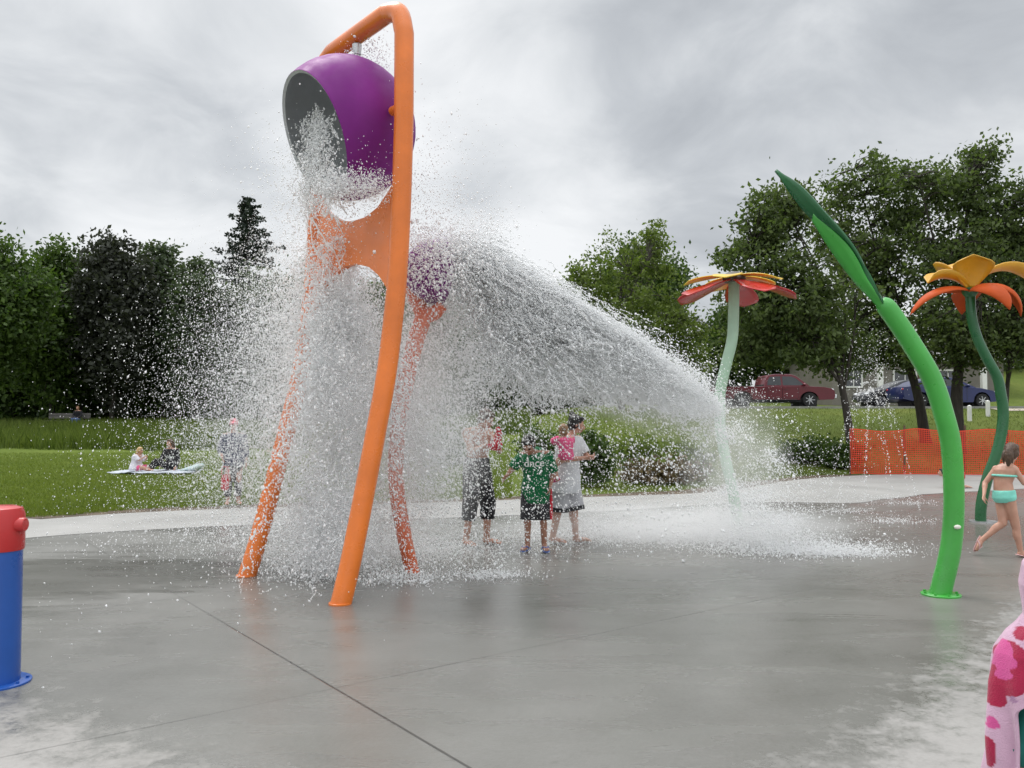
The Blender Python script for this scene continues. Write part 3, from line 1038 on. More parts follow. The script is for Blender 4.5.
# bucket
MID = tR.lerp(tL, 0.5)
Cb = px(342.5, 130, MID.y); Cb = Cb - al * 0.045
RB = 0.70
ax = Vector((-0.74, -0.50, -0.37)).normalized()
sd_ = al - ax * al.dot(ax); sd_.normalize()
up_ = ax.cross(sd_)
MB3 = Matrix((sd_, up_, ax)).transposed()
LIP = 0.33
rl = math.sqrt(RB ** 2 - LIP ** 2)
prof = [(1e-3, -RB)]
for i in range(1, 19):
    t = math.pi * i / 24 * 1.0
    hh = -RB * math.cos(t)
    if hh > LIP - 0.02: break
    prof.append((RB * math.sin(t), hh))
prof += [(rl, LIP), (rl - 0.002, LIP + 0.012), (rl - 0.006, LIP + 0.016)]
mb = MB(); mb.lathe(prof, Cb, MB3, 48, closed=True)
bucket = mb.build('bucket', P_PURPLE, frame, angle=60)
prof = [(rl - 0.006, LIP + 0.0155)]
for i in range(0, 16):
    t = math.acos(max(-1, min(1, LIP / (RB - 0.03)))) + (math.pi - math.acos(LIP / (RB - 0.03))) * i / 15
    prof.append((max(1e-3, (RB - 0.03) * math.sin(t)), (RB - 0.03) * math.cos(t)))
mb = MB(); mb.lathe(prof, Cb, MB3, 48, closed=True)
mb.build('liner', P_GREYIN, bucket, angle=60)
zc = Cb.z
for a_, b_, k_ in ((tR, tL, .115), (tL, tR, .06)):
    mb = MB(); mb.tube([a_ + Vector((0, 0, zc)), a_.lerp(b_, k_) + Vector((0, 0, zc))], 0.045, 14); mb.build('axle', P_ORANGE, frame)
noz = px(357, 46, MID.y)
mb = MB(); nb = tR.lerp(tL, 0.52) + Vector((0, 0, ztop - 0.10))
mb.tube([nb, nb + Vector((0, 0, -0.10))], [0.05, 0.04], 12)
mb.tube([nb + Vector((0, 0, -0.10)), nb + Vector((0, 0, -0.15))], 0.03, 12)
mb.build('nozzle', P_STEEL, frame)

# smaller second tipping bucket on a single forked post
b2 = gp(413, 572)
sec = thing('small_dump_bucket', b2, 'smaller purple tipping bucket on an orange forked post behind the near leg', 'water feature')
pts2 = [b2 + Vector((0, 0, -0.02))] + [px(x, y, Y) for x, y, Y in ((404, 535, 8.72), (396, 480, 8.76), (398, 430, 8.8), (406, 380, 8.82), (416, 340, 8.85), (424, 316, 8.86))]
P_REDOR = paint('red_orange_paint', (0.68, 0.125, 0.028))
mb = MB(); mb.tube(catmull(pts2, 5), [0.072, 0.076, 0.08, 0.085, 0.09, 0.09, 0.09], 18); mb.build('post', P_REDOR, sec, angle=60)
c2 = px(436, 272, 8.95)
d2 = Vector((0.82, 0.25, -0.1)).normalized()
s2 = Vector((-0.28, 0.93, 0)).normalized()
for sgn in (-1, 1):
    mb = MB()
    side = Vector((-0.9, 0.1, 0)) if sgn < 0 else Vector((0.75, 0.1, 0))
    e = c2 + side.normalized() * 0.30 + Vector((0, 0, -0.06)) if sgn < 0 else px(443, 305, 8.82)
    mb.tube(catmull([pts2[-1], pts2[-1].lerp(e, 0.55) + Vector((0, 0, -0.03)), e], 6), [0.085, 0.08, 0.06], 16)
    mb.build('fork_arm', P_REDOR, sec, angle=60)
RB2 = 0.34
u2 = d2.cross(s2).normalized(); s2 = u2.cross(d2)
M2 = Matrix((s2, u2, d2)).transposed()
prof = [(1e-3, -RB2)] + [(RB2 * math.sin(math.pi * i / 18), -RB2 * math.cos(math.pi * i / 18)) for i in range(1, 12)]
rl2, l2 = prof[-1]
mb = MB(); mb.lathe(prof + [(rl2 - 0.02, l2 + 0.01)], c2, M2, 36, closed=True)
bk2 = mb.build('bucket', P_PURPLE, sec, angle=60)
prof2 = [(rl2 - 0.02, l2 + 0.009)] + [(max(1e-3, (RB2 - .03) * math.sin(math.pi * i / 18)), -(RB2 - .03) * math.cos(math.pi * i / 18)) for i in range(11, -1, -1)]
mb = MB(); mb.lathe(prof2, c2, M2, 36, closed=True); mb.build('liner', P_GREYIN, bk2, angle=60)

# green grass-blade arch
bg_ = gp(941, 595)
Yb = bg_.y
blade = thing('grass_blade_spout', bg_, 'bright green curved pole ending in a giant grass blade tip', 'water feature')
ctr = [(939, 597), (943, 582), (951, 546), (954, 504), (951.5, 450), (944.5, 417), (931.5, 378), (908.5, 339), (893, 316), (881, 300)]
mb = MB()
pt = catmull([px(x, y, Yb) for x, y in ctr], 6)
nn = len(pt)
rad = lerp_list([0.090, 0.090, 0.088, 0.086, 0.086, 0.086, 0.086, 0.086, 0.086, 0.082], nn)
for i in range(1, 4): rad[-i] *= (0.55, 0.82, 0.95)[i - 1]
mb.tube(pt, rad, 28)
mb.build('pole', P_GREEN, blade, angle=60)


def strip(L, Rr, th=0.025, k=8):
    a, b = catmull(L, k), catmull(Rr, k)
    m_ = min(len(a), len(b))
    mbb = MB()
    rows = []
    for i in range(m_):
        rows.append([a[i].lerp(b[i], t) for t in (0, 0.33, 0.66, 1)])
    vs = [p for r in rows for p in r]
    mbb.add(vs, [(i * 4 + j, i * 4 + j + 1, (i + 1) * 4 + j + 1, (i + 1) * 4 + j) for i in range(m_ - 1) for j in range(3)])
    return mbb, th


def solid(o, th):
    md = o.modifiers.new('thick', 'SOLIDIFY'); md.thickness = th; md.offset = 0
    return o


crease = [(895, 323, 7.66), (883, 302, 7.60), (868, 281, 7.50), (849, 246, 7.45), (813, 213, 7.45)]
ledge = [(889, 324, 7.66), (874, 303, 7.63), (854, 281, 7.58), (832, 252, 7.55), (812, 221, 7.47)]
mb, th = strip([px(*p) for p in crease], [px(*p) for p in ledge])
solid(mb.build('leaf_side', P_GREEN, blade, angle=60), th)
low = [(886, 308, 7.62), (868, 282, 7.53), (849, 247, 7.50), (812, 219, 7.49), (793, 197, 7.49), (775, 171, 7.5)]
upp = [(882, 299, 7.58), (868, 271, 7.50), (850, 242, 7.42), (825, 212, 7.38), (800, 185, 7.42), (776.5, 170, 7.51)]
mb, th = strip([px(*p) for p in low], [px(*p) for p in upp])
solid(mb.build('leaf_tip', P_DGREEN, blade, angle=60), th)
mb = MB(); mb.lathe([(0.165, 0), (0.165, 0.012), (0.16, 0.016)], bg_ + Vector((0, 0, 0.0)), n=30)
for i in range(8):
    a = i * math.pi / 4
    mb.lathe([(0.012, 0.016), (0.012, 0.030)], bg_ + Vector((0.14 * math.cos(a), 0.14 * math.sin(a), 0)), n=6)
mb.build('base_flange', P_GREEN, blade)
pc = px(957.5, 527, Yb - 0.092)
mb = MB(); mb.ell(pc, (0.032, 0.016, 0.020)); mb.build('button', mat('white_plastic', (0.75, 0.74, 0.66), 0.4), blade)


# petals -------------------------------------------------
def petal(root, name, base, az, L, w, e0, e1, m, cup=0.15, tipw=0.75, r0=0.05, n=12, point=False):
    """plate petal leaving the hub at elevation e0 and ending at elevation e1 (degrees)"""
    base = Vector(base)
    d = Vector((math.cos(az), math.sin(az), 0)); s = Vector((-math.sin(az), math.cos(az), 0)); z = Vector((0, 0, 1))
    p = base + d * r0
    vs = []
    for i in range(n + 1):
        t = i / n
        e = R(e0 + (e1 - e0) * t)
        tan = d * math.cos(e) + z * math.sin(e); nrm = -d * math.sin(e) + z * math.cos(e)
        if i: p = p + tan * (L / n)
        if point:
            wd = w * math.sin(math.pi * min(1, 0.12 + 0.88 * t ** 0.8)) ** 0.8 if t < 0.999 else 0.01
        else:
            wd = w * (0.22 + 0.78 * math.sin(min(1, t * 1.25) * math.pi / 2)) * (1 if t < 0.8 else math.sqrt(max(0.0, 1 - ((t - 0.8) / 0.2) ** 2)) * (1 - 0.02) + 0.02)
        for j in range(7):
            q = (j - 3) / 3
            vs.append(p + s * (q * wd / 2) + nrm * (cup * q * q * wd))
    mbb = MB()
    mbb.add(vs, [(i * 7 + j, i * 7 + j + 1, (i + 1) * 7 + j + 1, (i + 1) * 7 + j) for i in range(n) for j in range(6)])
    return solid(mbb.build(name, m, root, angle=60), 0.014)


f1 = gp(738, 525)
fl = thing('flower_spray', f1, 'tall flower with pale mint stem and drooping red and yellow petals', 'water feature')
pth = catmull([px(x, y, f1.y) for x, y in ((738.5, 526), (732, 488), (725.5, 459), (720.5, 429), (719.5, 408), (720.5, 390), (726, 365), (732, 340), (733.5, 315), (734, 279))], 6)
mb = MB(); mb.tube(pth, [0.08], 20); mb.build('stem', P_MINT, fl, angle=60)
hub = pth[-1]
mb = MB(); mb.lathe([(0.14, -0.05), (0.17, 0.0), (0.16, 0.05), (0.09, 0.10), (0.001, 0.11)], hub, n=24); mb.build('hub', mat('dark_cap', (0.09, 0.08, 0.07), 0.5), fl)
for i in range(5):
    petal(fl, 'red_petal', hub + Vector((0, 0, -0.02)), R(-150) + i * 2 * math.pi / 5, 0.86, 0.50, -14, -24, P_RED, 0.05, r0=0.08)
for i in range(5):
    petal(fl, 'yellow_petal', hub + Vector((0, 0, 0.04)), R(-114) + i * 2 * math.pi / 5, 0.66, 0.42, -2, -18, P_YEL, 0.05, r0=0.08)
mb = MB(); mb.lathe([(0.16, 0), (0.16, 0.02)], f1, n=24); mb.build('base_flange', P_MINT, fl)

f2 = gp(983, 522)
fl2 = thing('lily_spray', f2, 'tall lily with dark green curved stem and curling yellow and orange petals', 'water feature')
pth = catmull([px(x, y, f2.y) for x, y in ((980.5, 523), (981.5, 504), (987.5, 478), (997, 452), (1002.5, 426), (1003, 408), (1001, 395), (997.5, 378), (987, 358.6), (977.7, 339), (971.7, 317), (970, 290))], 6)
mb = MB(); mb.tube(pth, [0.078, 0.078, 0.074, 0.070], 20); mb.build('stem', P_DGREEN, fl2, angle=60)
hub = pth[-1]
mb = MB(); mb.lathe([(0.06, -0.12), (0.11, -0.05), (0.12, 0.02), (0.04, 0.05), (0.001, 0.05)], hub, n=24); mb.build('hub', P_DGREEN, fl2)
P_GOLD = paint('golden_paint', (0.68, 0.36, 0.022), 0.35)
for az, e0, e1, L, w in ((-108, 88, 35, 0.56, 0.56), (-178, 50, -28, 0.66, 0.36), (5, 62, -38, 1.05, 0.36), (110, 70, 0, 0.7, 0.40)):
    petal(fl2, 'yellow_petal', hub + Vector((0, 0, 0.02)), R(az), L, w, e0, e1, P_GOLD, -0.22 if az == -108 else 0.32, r0=0.04, point=False)
for az, e0, e1, L, w in ((-172, 24, -62, 1.12, 0.36), (-62, 40, -95, 0.85, 0.62), (-18, 44, -100, 1.0, 0.50), (70, 30, -60, 0.95, 0.40)):
    petal(fl2, 'orange_petal', hub, R(az), L, w, e0, e1, P_FLORANGE, -0.22, r0=0.04, point=True)
mb = MB(); mb.lathe([(0.19, 0), (0.19, 0.02)], f2, n=24); mb.build('base_flange', P_STEEL, fl2)

# blue post with red spray head
pp = gp(-4, 683)
pr = 0.128
post = thing('spray_post', pp, 'stout blue post with red spray head at the left edge', 'water feature')
z1 = px(-4, 549, pp.y).z; z2 = px(-4, 506, pp.y).z
mb = MB(); mb.lathe([(pr, 0.0), (pr, z1)], pp, n=36); mb.build('column', P_BLUE, post)
mb = MB(); mb.lathe([(0.19, 0), (0.19, 0.010), (0.186, 0.013)], pp, n=36)
for i in range(8):
    a = i * math.pi / 4 - 0.3
    mb.lathe([(0.011, 0.012), (0.011, 0.024)], pp + Vector((0.165 * math.cos(a), 0.165 * math.sin(a), 0)), n=6)
mb.build('base_flange', P_BLUE, post)
mb = MB(); mb.lathe([(pr + 0.006, z1 - 0.005), (pr + 0.010, z1 + 0.01), (pr + 0.010, z2 - 0.05), (pr - 0.005, z2 - 0.012), (pr - 0.04, z2), (0.001, z2 + 0.004)], pp, n=36)
hd = mb.build('spray_head', P_RED, post)
zk = px(22, 524, pp.y).z
mb = MB(); k0 = Vector((pp.x + 0.08, pp.y - 0.02, zk))
mb.tube([k0, k0 + Vector((0.085, -0.005, 0)), k0 + Vector((0.092, -0.005, 0))], [0.042, 0.042, 0.036], 18)
mb.build('nozzle', P_RED, hd)
mb = MB()
mb.ell(Vector((pp.x + 0.015, pp.y - pr - 0.006, zk + 0.0)), (0.055, 0.022, 0.012)); mb.build('grip', P_RED, hd)
# ------------------------------------------------------------------ fence, houses, vehicles, bench
M_NET = mat('orange_plastic_net', (0.70, 0.055, 0.020), 0.55, 0.12, 3)
M_STAKE = mat('rusty_stake', (0.12, 0.07, 0.05), 0.8, 0.3, 10)
fa, fb = gp(851, 474), gp(1130, 476)
fence = thing('mesh_fence', fa.lerp(fb, 0.5), 'orange plastic mesh safety fence sagging between stakes', 'fence')
mb = MB()
NX, NZ = 150, 22
Lf = (fb - fa).length


def fpt(i, j, off=0.0):
    u = i / NX
    sag = 0.07 * math.sin(u * math.pi * 4) ** 2
    h = 1.20 - sag
    p = fa.lerp(fb, u)
    wob = 0.07 * mnoise.noise(Vector((u * 9, j * 0.07, 2)))
    return Vector((p.x, p.y + wob + off, 0.02 + h * j / NZ + 0.02 * mnoise.noise(Vector((u * 14, 0, j * 0.1)))))


for j in range(NZ + 1):
    for i in range(NX):
        a, b = fpt(i, j), fpt(i + 1, j)
        w = 0.017 if j not in (0, NZ) else 0.03
        up = Vector((0, 0, w / 2))
        mb.add([a - up, b - up, b + up, a + up], [(0, 1, 2, 3)])
for i in range(NX + 1):
    for j in range(NZ):
        a, b = fpt(i, j, -0.003), fpt(i, j + 1, -0.003)
        s = (fb - fa).normalized() * 0.0075
        mb.add([a - s, a + s, b + s, b - s], [(0, 1, 2, 3)])
solid(mb.build('netting', M_NET, fence, smooth=False), 0.003)
for u in (0.0, 0.2, 0.42, 0.64, 0.86):
    p = fa.lerp(fb, u)
    mb = MB(); mb.bar(p + Vector((0, 0.05, -0.1)), p + Vector((0.02, 0.05, 1.32)), 0.045, 0.035); mb.build('stake', M_STAKE, fence)

M_WHITE = mat('white_paint', (0.72, 0.72, 0.70), 0.6, 0.08, 4)
for cx_, Y, h, lab in ((969.5, 35.5, 0.62, 'short white marker post left of the thin crooked tree'), (988, 37.0, 0.66, 'short white marker post beside the dark green flower stem')):
    X = px(cx_, 415, Y).x; z0 = gz(X, Y)
    mb = MB(); mb.box((X, Y, z0 + h / 2 - 0.05), (0.13, 0.13, h + 0.1)); mb.lathe([(0.092, 0), (0.001, 0.05)], (X, Y, z0 + h), n=4, M=Matrix.Rotation(R(45), 3, 'Z'))
    o = mb.build('marker_post', M_WHITE, None, smooth=False, origin=(X, Y, z0))
    tag(o, lab, 'post', 'white posts along the road verge')

# houses
def siding(name, col, step=0.16):
    m, nt, bs = new_mat(name)
    v = obj_vec(nt)
    sp = nt.nodes.new('ShaderNodeSeparateXYZ'); nt.links.new(v, sp.inputs[0])
    fr = mathn(nt, 'FRACT', mathn(nt, 'DIVIDE', sp.outputs[2], step))
    n1 = noise_tex(nt, v, 1.2, 5)
    c = ramp(nt, n1, [(0.3, tuple(q * 0.85 for q in col)), (0.7, tuple(q * 1.1 for q in col))])
    nt.links.new(c, bs.inputs['Base Color'])
    bs.inputs['Roughness'].default_value = 0.7
    bump(nt, bs, fr, 0.8, 0.03)
    return m


M_SHING = mat('grey_shingles', (0.30, 0.30, 0.30), 0.9, 0.3, 14, bumpy=0.6, bscale=12)
M_GLASS = mat('window_glass', (0.03, 0.035, 0.04), 0.08, 0.2, 2, spec=0.8)
M_TRIM = mat('white_trim', (0.75, 0.75, 0.73), 0.55, 0.06, 5)


def house(name, label, x0, x1, Y, zb, wall_h, depth, mwall, roof_h, wins, posts=(), door=None, mroof=None):
    root = thing(name, ((x0 + x1) / 2, Y, zb), label, 'house')
    mb = MB()
    mb.box(((x0 + x1) / 2, Y + depth / 2, zb + wall_h / 2 - 0.5), (x1 - x0, depth, wall_h + 1.0))
    xm, yr = (x0 + x1) / 2, Y + depth / 2
    for xx in (x0 + 0.01, x1 - 0.01):
        mb.add([(xx, Y + 0.02, zb + wall_h), (xx, Y + depth - 0.02, zb + wall_h), (xx, yr, zb + wall_h + roof_h - 0.05)], [(0, 1, 2)])
    mb.build('wall', mwall, root, smooth=False)
    mb = MB()
    e, ov = 0.4, 0.5
    zt = zb + wall_h
    sl = roof_h / (depth / 2)
    for sgn, ye in ((1, Y - ov), (-1, Y + depth + ov)):
        ze = zt - sl * ov
        a = [(x0 - e, ye, ze), (x1 + e, ye, ze), (x1 + e, yr, zt + roof_h), (x0 - e, yr, zt + roof_h)]
        b = [(p[0], p[1], p[2] + 0.16) for p in a]
        mb.add(a + b, [(0, 1, 2, 3), (4, 5, 6, 7), (0, 1, 5, 4), (1, 2, 6, 5), (2, 3, 7, 6), (3, 0, 4, 7)])
    mb.build('roof', mroof or M_SHING, root, smooth=False)
    for (wx, wz, ww, wh) in wins:
        mb = MB()
        t = 0.10
        yy = Y - 0.04
        mb.box((wx, yy, wz + wh / 2 + t / 2), (ww + 2 * t, 0.08, t)); mb.box((wx, yy, wz - wh / 2 - t / 2), (ww + 2 * t, 0.08, t))
        for s in (-1, 1): mb.box((wx + s * (ww / 2 + t / 2), yy, wz), (t, 0.08, wh))
        mb.box((wx, yy, wz), (0.05, 0.06, wh))
        w_ = mb.build('window', M_TRIM, root, smooth=False)
        mb = MB(); mb.box((wx, Y - 0.012, wz), (ww, 0.02, wh)); mb.build('pane', M_GLASS, w_, smooth=False)
    for (qx, qy, h) in posts:
        mb = MB(); mb.box((qx, qy, zb + h / 2), (0.28, 0.28, h)); mb.box((qx, qy, zb + h), (0.4, 0.4, 0.1)); mb.build('porch_post', M_TRIM, root, smooth=False)
    if door:
        mb = MB(); mb.box((door[0], Y - 0.03, zb + 1.05), (0.95, 0.06, 2.1)); d_ = mb.build('door', mat('brown_door', (0.10, 0.06, 0.04), 0.5), root, smooth=False)
        mb = MB(); mb.ell((door[0] + 0.38, Y - 0.09, zb + 1.0), (0.04, 0.03, 0.04)); mb.build('handle', P_STEEL, d_)
    return root


S_GREY = siding('taupe_siding', (0.235, 0.215, 0.195))
S_WHITE = siding('white_siding', (0.55, 0.55, 0.53))
X = lambda cx_, Y: px(cx_, 400, Y).x
Yh = 53.0
zb = gz(X(900, Yh), Yh)
house('taupe_house', 'taupe sided house with white window and porch columns behind the blue car', X(832, Yh), X(1004, Yh), Yh, zb, 3.0, 8, S_GREY, 2.4,
      [(X(853.5, Yh), px(853, 377, Yh).z, 0.95, 1.15), (X(905, Yh), zb + 1.6, 1.3, 1.1), (X(948, Yh), zb + 1.6, 1.3, 1.1)],
      [(X(880.5, Yh - 1), Yh - 1, 2.5), (X(984, Yh - 1), Yh - 1, 2.5)], (X(925, Yh),))
Yh = 70.0
zb = gz(X(690, Yh), Yh)
house('grey_roofed_house', 'house with pale grey roof behind the pale flower stem', X(655, Yh), X(752, Yh), Yh, zb, 3.6, 9, S_WHITE, px(700, 326, Yh + 4.5).z - zb - 3.6, [(X(735, Yh), zb + 1.8, 1.2, 1.2), (X(670, Yh), zb + 1.8, 1.2, 1.2)], mroof=mat('pale_shingles', (0.42, 0.42, 0.42), 0.9, 0.2, 10, bumpy=0.5, bscale=12))
Yh = 75.0
zb = gz(X(1030, Yh), Yh)
house('white_house', 'white house half hidden by leaves at the right edge', X(1003, Yh), X(1100, Yh), Yh, zb, 3.0, 8, S_WHITE, 2.2, [(X(1040, Yh), zb + 1.7, 1.2, 1.1)])

# vehicles -------------------------------------------------
def carpaint(name, col):
    m, nt, bs = new_mat(name)
    v = obj_vec(nt)
    nt.links.new(ramp(nt, noise_tex(nt, v, 1.5, 4), [(0.3, tuple(c * 0.85 for c in col)), (0.7, tuple(c * 1.1 for c in col))]), bs.inputs['Base Color'])
    bs.inputs['Roughness'].default_value = 0.35
    bs.inputs['Metallic'].default_value = 0.15
    bs.inputs['Coat Weight'].default_value = 0.35
    bs.inputs['Coat Roughness'].default_value = 0.08
    return m


M_TYRE = mat('tyre_rubber', (0.02, 0.02, 0.021), 0.85, 0.2, 10)
M_RIM = mat('alloy_rim', (0.55, 0.56, 0.58), 0.3, 0.1, 8, metal=0.7)
M_BLACK = mat('black_plastic', (0.02, 0.02, 0.022), 0.6, 0.2, 8)
M_CHROME = mat('chrome', (0.65, 0.66, 0.68), 0.18, 0.05, 5, metal=0.9)
M_LAMP = mat('lamp_lens', (0.70, 0.72, 0.74), 0.12, 0.08, 10)
M_TAIL = mat('tail_lens', (0.45, 0.015, 0.015), 0.15, 0.1, 10)


def arc(cx_, cz, r, a0, a1, n=9):
    return [(cx_ + r * math.cos(R(a0 + (a1 - a0) * i / (n - 1))), cz + r * math.sin(R(a0 + (a1 - a0) * i / (n - 1)))) for i in range(n)]


def shell(mb, poly, W, inset=0.04, edge=0.07, top_in=0.0, zmid=None):
    """side profile swept across the width, rounded at the sides; top_in leans the upper part inward"""
    cxm = sum(p[0] for p in poly) / len(poly); czm = sum(p[1] for p in poly) / len(poly)
    zs = [p[1] for p in poly]; z0, z1 = min(zs), max(zs)
    rows = []
    for sgn, k in ((-1, 1), (-1, 0), (1, 0), (1, 1)):
        row = []
        for (x_, z_) in poly:
            lean = top_in * ((z_ - z0) / (z1 - z0))
            y = sgn * (W / 2 - (0 if k else edge) - lean)
            if k:
                dx, dz = cxm - x_, czm - z_
                L = math.hypot(dx, dz) or 1
                row.append((x_ + dx / L * inset, y, z_ + dz / L * inset))
            else:
                row.append((x_, y, z_))
        rows.append(row)
    n = len(poly)
    vs = [p for r in rows for p in r]
    fs = [(r * n + i, r * n + (i + 1) % n, (r + 1) * n + (i + 1) % n, (r + 1) * n + i) for r in range(3) for i in range(n)]
    fs += [tuple(range(n)), tuple(range(3 * n + n - 1, 3 * n - 1, -1))]
    mb.add(vs, fs)


def tri(o):
    bm = bmesh.new(); bm.from_mesh(o.data)
    bmesh.ops.triangulate(bm, faces=[f for f in bm.faces if len(f.verts) > 4])
    bm.to_mesh(o.data); bm.free()
    return o


def wheel(root, x, y, r, w, spokes=7):
    mb = MB(); M = Matrix.Rotation(R(90), 3, 'X')
    mb.lathe([(r * 0.66, -w / 2), (r * 0.93, -w / 2), (r, -w * 0.32), (r, w * 0.32), (r * 0.93, w / 2), (r * 0.66, w / 2)], (x, y, r), M, 28)
    t = mb.build('wheel', M_TYRE, root, world=False)
    mb = MB()
    for s in (-1, 1):
        yy = y + s * (w / 2 - 0.015)
        mb.lathe([(r * 0.70, -0.008), (r * 0.62, -0.02), (r * 0.60, 0.015), (r * 0.70, 0.01)], (x, yy, r), M, 26)
        for k in range(spokes):
            a = k * 2 * math.pi / spokes
            mb.bar((x, yy, r), (x + r * 0.64 * math.cos(a), yy, r + r * 0.64 * math.sin(a)), 0.03, 0.06, up=(0, 1, 0))
        mb.lathe([(0.07, -0.025), (0.07, 0.025)], (x, yy, r), M, 12)
    mb.build('rim', M_RIM, t, world=False)


def vehicle(name, label, cat, X0, Y, z0, rz, W, lower, cab, side_glass, shields, wheels, r, paint_m, lamps, tails, doors, rail=None, mirror=None, top_in=0.13):
    root = thing(name, (X0, Y, z0), label, cat, rz=rz)
    mb = MB(); shell(mb, lower, W)
    body = tri(mb.build('body', paint_m, root, angle=35, world=False))
    mb = MB(); shell(mb, cab, W - 0.10, 0.03, 0.06, top_in)
    tri(mb.build('cab', paint_m, root, angle=35, world=False))
    zs = [p[1] for p in cab]; c0, c1 = min(zs), max(zs)
    for s in (-1, 1):
        for poly in side_glass:
            mb = MB()
            pts = []
            for (x_, z_) in poly:
                y = s * ((W - 0.10) / 2 - top_in * ((z_ - c0) / (c1 - c0)) + 0.004)
                pts.append((x_, y, z_))
            m2 = [(p[0], p[1] - s * 0.02, p[2]) for p in pts]
            n = len(pts)
            mb.add(pts + m2, [tuple(range(n)), tuple(range(2 * n - 1, n - 1, -1))] + [(i, (i + 1) % n, n + (i + 1) % n, n + i) for i in range(n)])
            mb.build('side_window', M_GLASS, root, smooth=False, world=False)
    for (xa, za, xb, zb_), nm in shields:
        mb = MB()
        dx, dz = xb - xa, zb_ - za
        L = math.hypot(dx, dz); nx_, nz_ = -dz / L, dx / L
        if nz_ < 0: nx_, nz_ = -nx_, -nz_
        p = []
        for (x_, z_) in ((xa + dx * 0.08, za + dz * 0.08), (xa + dx * 0.9, za + dz * 0.9)):
            hw = (W - 0.10) / 2 - top_in * ((z_ - c0) / (c1 - c0)) - 0.10
            p += [(x_ + nx_ * 0.006, -hw, z_ + nz_ * 0.006), (x_ + nx_ * 0.006, hw, z_ + nz_ * 0.006)]
        mb.add(p, [(0, 1, 3, 2)])
        solid(mb.build(nm, M_GLASS, root, smooth=False, world=False), 0.008)
    for (x_, s) in [(x_, s) for x_ in wheels for s in (-1, 1)]:
        wheel(root, x_, s * (W / 2 - 0.13), r, 0.23)
    mb = MB()
    for x_ in wheels: mb.box((x_, 0, r + 0.02), (2 * r + 0.1, W - 0.5, 2 * r - 0.05))
    mb.box(((wheels[0] + wheels[1]) / 2, 0, 0.36), (abs(wheels[0] - wheels[1]), W - 0.3, 0.2))
    mb.build('underbody', M_BLACK, root, smooth=False, world=False)
    for (x_, z_, w_, h_) in lamps:
        for s in (-1, 1):
            mb = MB(); mb.ell((x_, s * (W / 2 - 0.19), z_), (w_, 0.185, h_)); mb.build('headlight', M_LAMP, root, world=False)
    for (x_, z_, w_, h_) in tails:
        for s in (-1, 1):
            mb = MB(); mb.ell((x_, s * (W / 2 - 0.12), z_), (w_, 0.125, h_)); mb.build('tail_light', M_TAIL, root, world=False)
    # door seams with handles
    for (xa, xb, za, zb_) in doors:
        for s in (-1, 1):
            mb = MB(); y = s * (W / 2 + 0.002)
            for x_ in (xa, xb): mb.box((x_, y, (za + zb_) / 2), (0.014, 0.008, zb_ - za))
            mb.box(((xa + xb) / 2, y, za), (xb - xa, 0.008, 0.014))
            d_ = mb.build('door_seam', M_BLACK, root, smooth=False, world=False)
            mb = MB(); mb.box((xa + 0.16, s * (W / 2 + 0.015), zb_ - 0.1), (0.2, 0.03, 0.035)); mb.build('door_handle', paint_m, root, world=False)
    if mirror:
        for s in (-1, 1):
            mb = MB(); mb.ell((mirror[0], s * (W / 2 + 0.07), mirror[1]), (0.07, 0.11, 0.085)); mb.build('side_mirror', paint_m, root, world=False)
    for nm, m_, bx in rail or ():
        mb = MB(); mb.box(*bx); mb.build(nm, m_, root, bevel=0.02, world=False)
    return root


rT = 0.365
lower = [(-2.9, 0.62), (-2.92, 1.18), (-0.62, 1.20), (0.0, 1.20), (1.62, 1.21), (2.3, 1.17), (2.68, 1.08), (2.82, 0.95), (2.86, 0.62), (2.78, 0.45), (2.06, 0.42)] + arc(1.58, 0.44, 0.47, 0, 180) + [(1.05, 0.42), (-1.25, 0.44)] + arc(-1.75, 0.46, 0.47, 0, 180) + [(-2.3, 0.5)]
cab = [(-0.66, 1.17), (-0.60, 1.60), (-0.46, 1.84), (-0.1, 1.92), (0.72, 1.91), (0.95, 1.82), (1.62, 1.20), (1.6, 1.17)]
ZS = 0.86
lower = [(x_, z_ * ZS) for x_, z_ in lower]; cab = [(x_, z_ * ZS) for x_, z_ in cab]
Yt = 43.0
vehicle('pickup_truck', 'dark red pickup truck parked on the road behind the pale flower stem', 'truck', px(829, 407, Yt).x - 2.86, Yt, gz(px(790, 407, Yt).x, Yt) + 0.015, 0, 1.95,
        lower, cab, [[(x_, z_ * ZS) for x_, z_ in q_] for q_ in ([(-0.52, 1.26), (-0.46, 1.6), (-0.36, 1.76), (0.16, 1.78), (0.18, 1.26)], [(0.26, 1.26), (0.24, 1.78), (0.72, 1.77), (0.92, 1.66), (1.34, 1.26)])],
        [((1.62, 1.2 * ZS, 0.95, 1.82 * ZS), 'windshield'), ((-0.66, 1.2 * ZS, -0.50, 1.8 * ZS), 'rear_window')], [1.58, -1.75], rT, carpaint('red_car_paint', (0.125, 0.008, 0.018)),
        [(2.66, 0.85, 0.16, 0.095)], [(-2.84, 0.87, 0.09, 0.15)], [(-0.5, 0.22, 0.45, 1.0), (0.22, 1.02, 0.45, 1.0)],
        [('front_bumper', M_CHROME, ((2.84, 0, 0.54), (0.14, 1.9, 0.18))), ('rear_bumper', M_CHROME, ((-2.96, 0, 0.54), (0.14, 1.85, 0.16))), ('grille', M_CHROME, ((2.83, 0, 0.74), (0.08, 1.1, 0.20))), ('running_board', M_BLACK, ((0.0, 0, 0.36), (1.9, 2.0, 0.05)))], (1.28, 1.11))

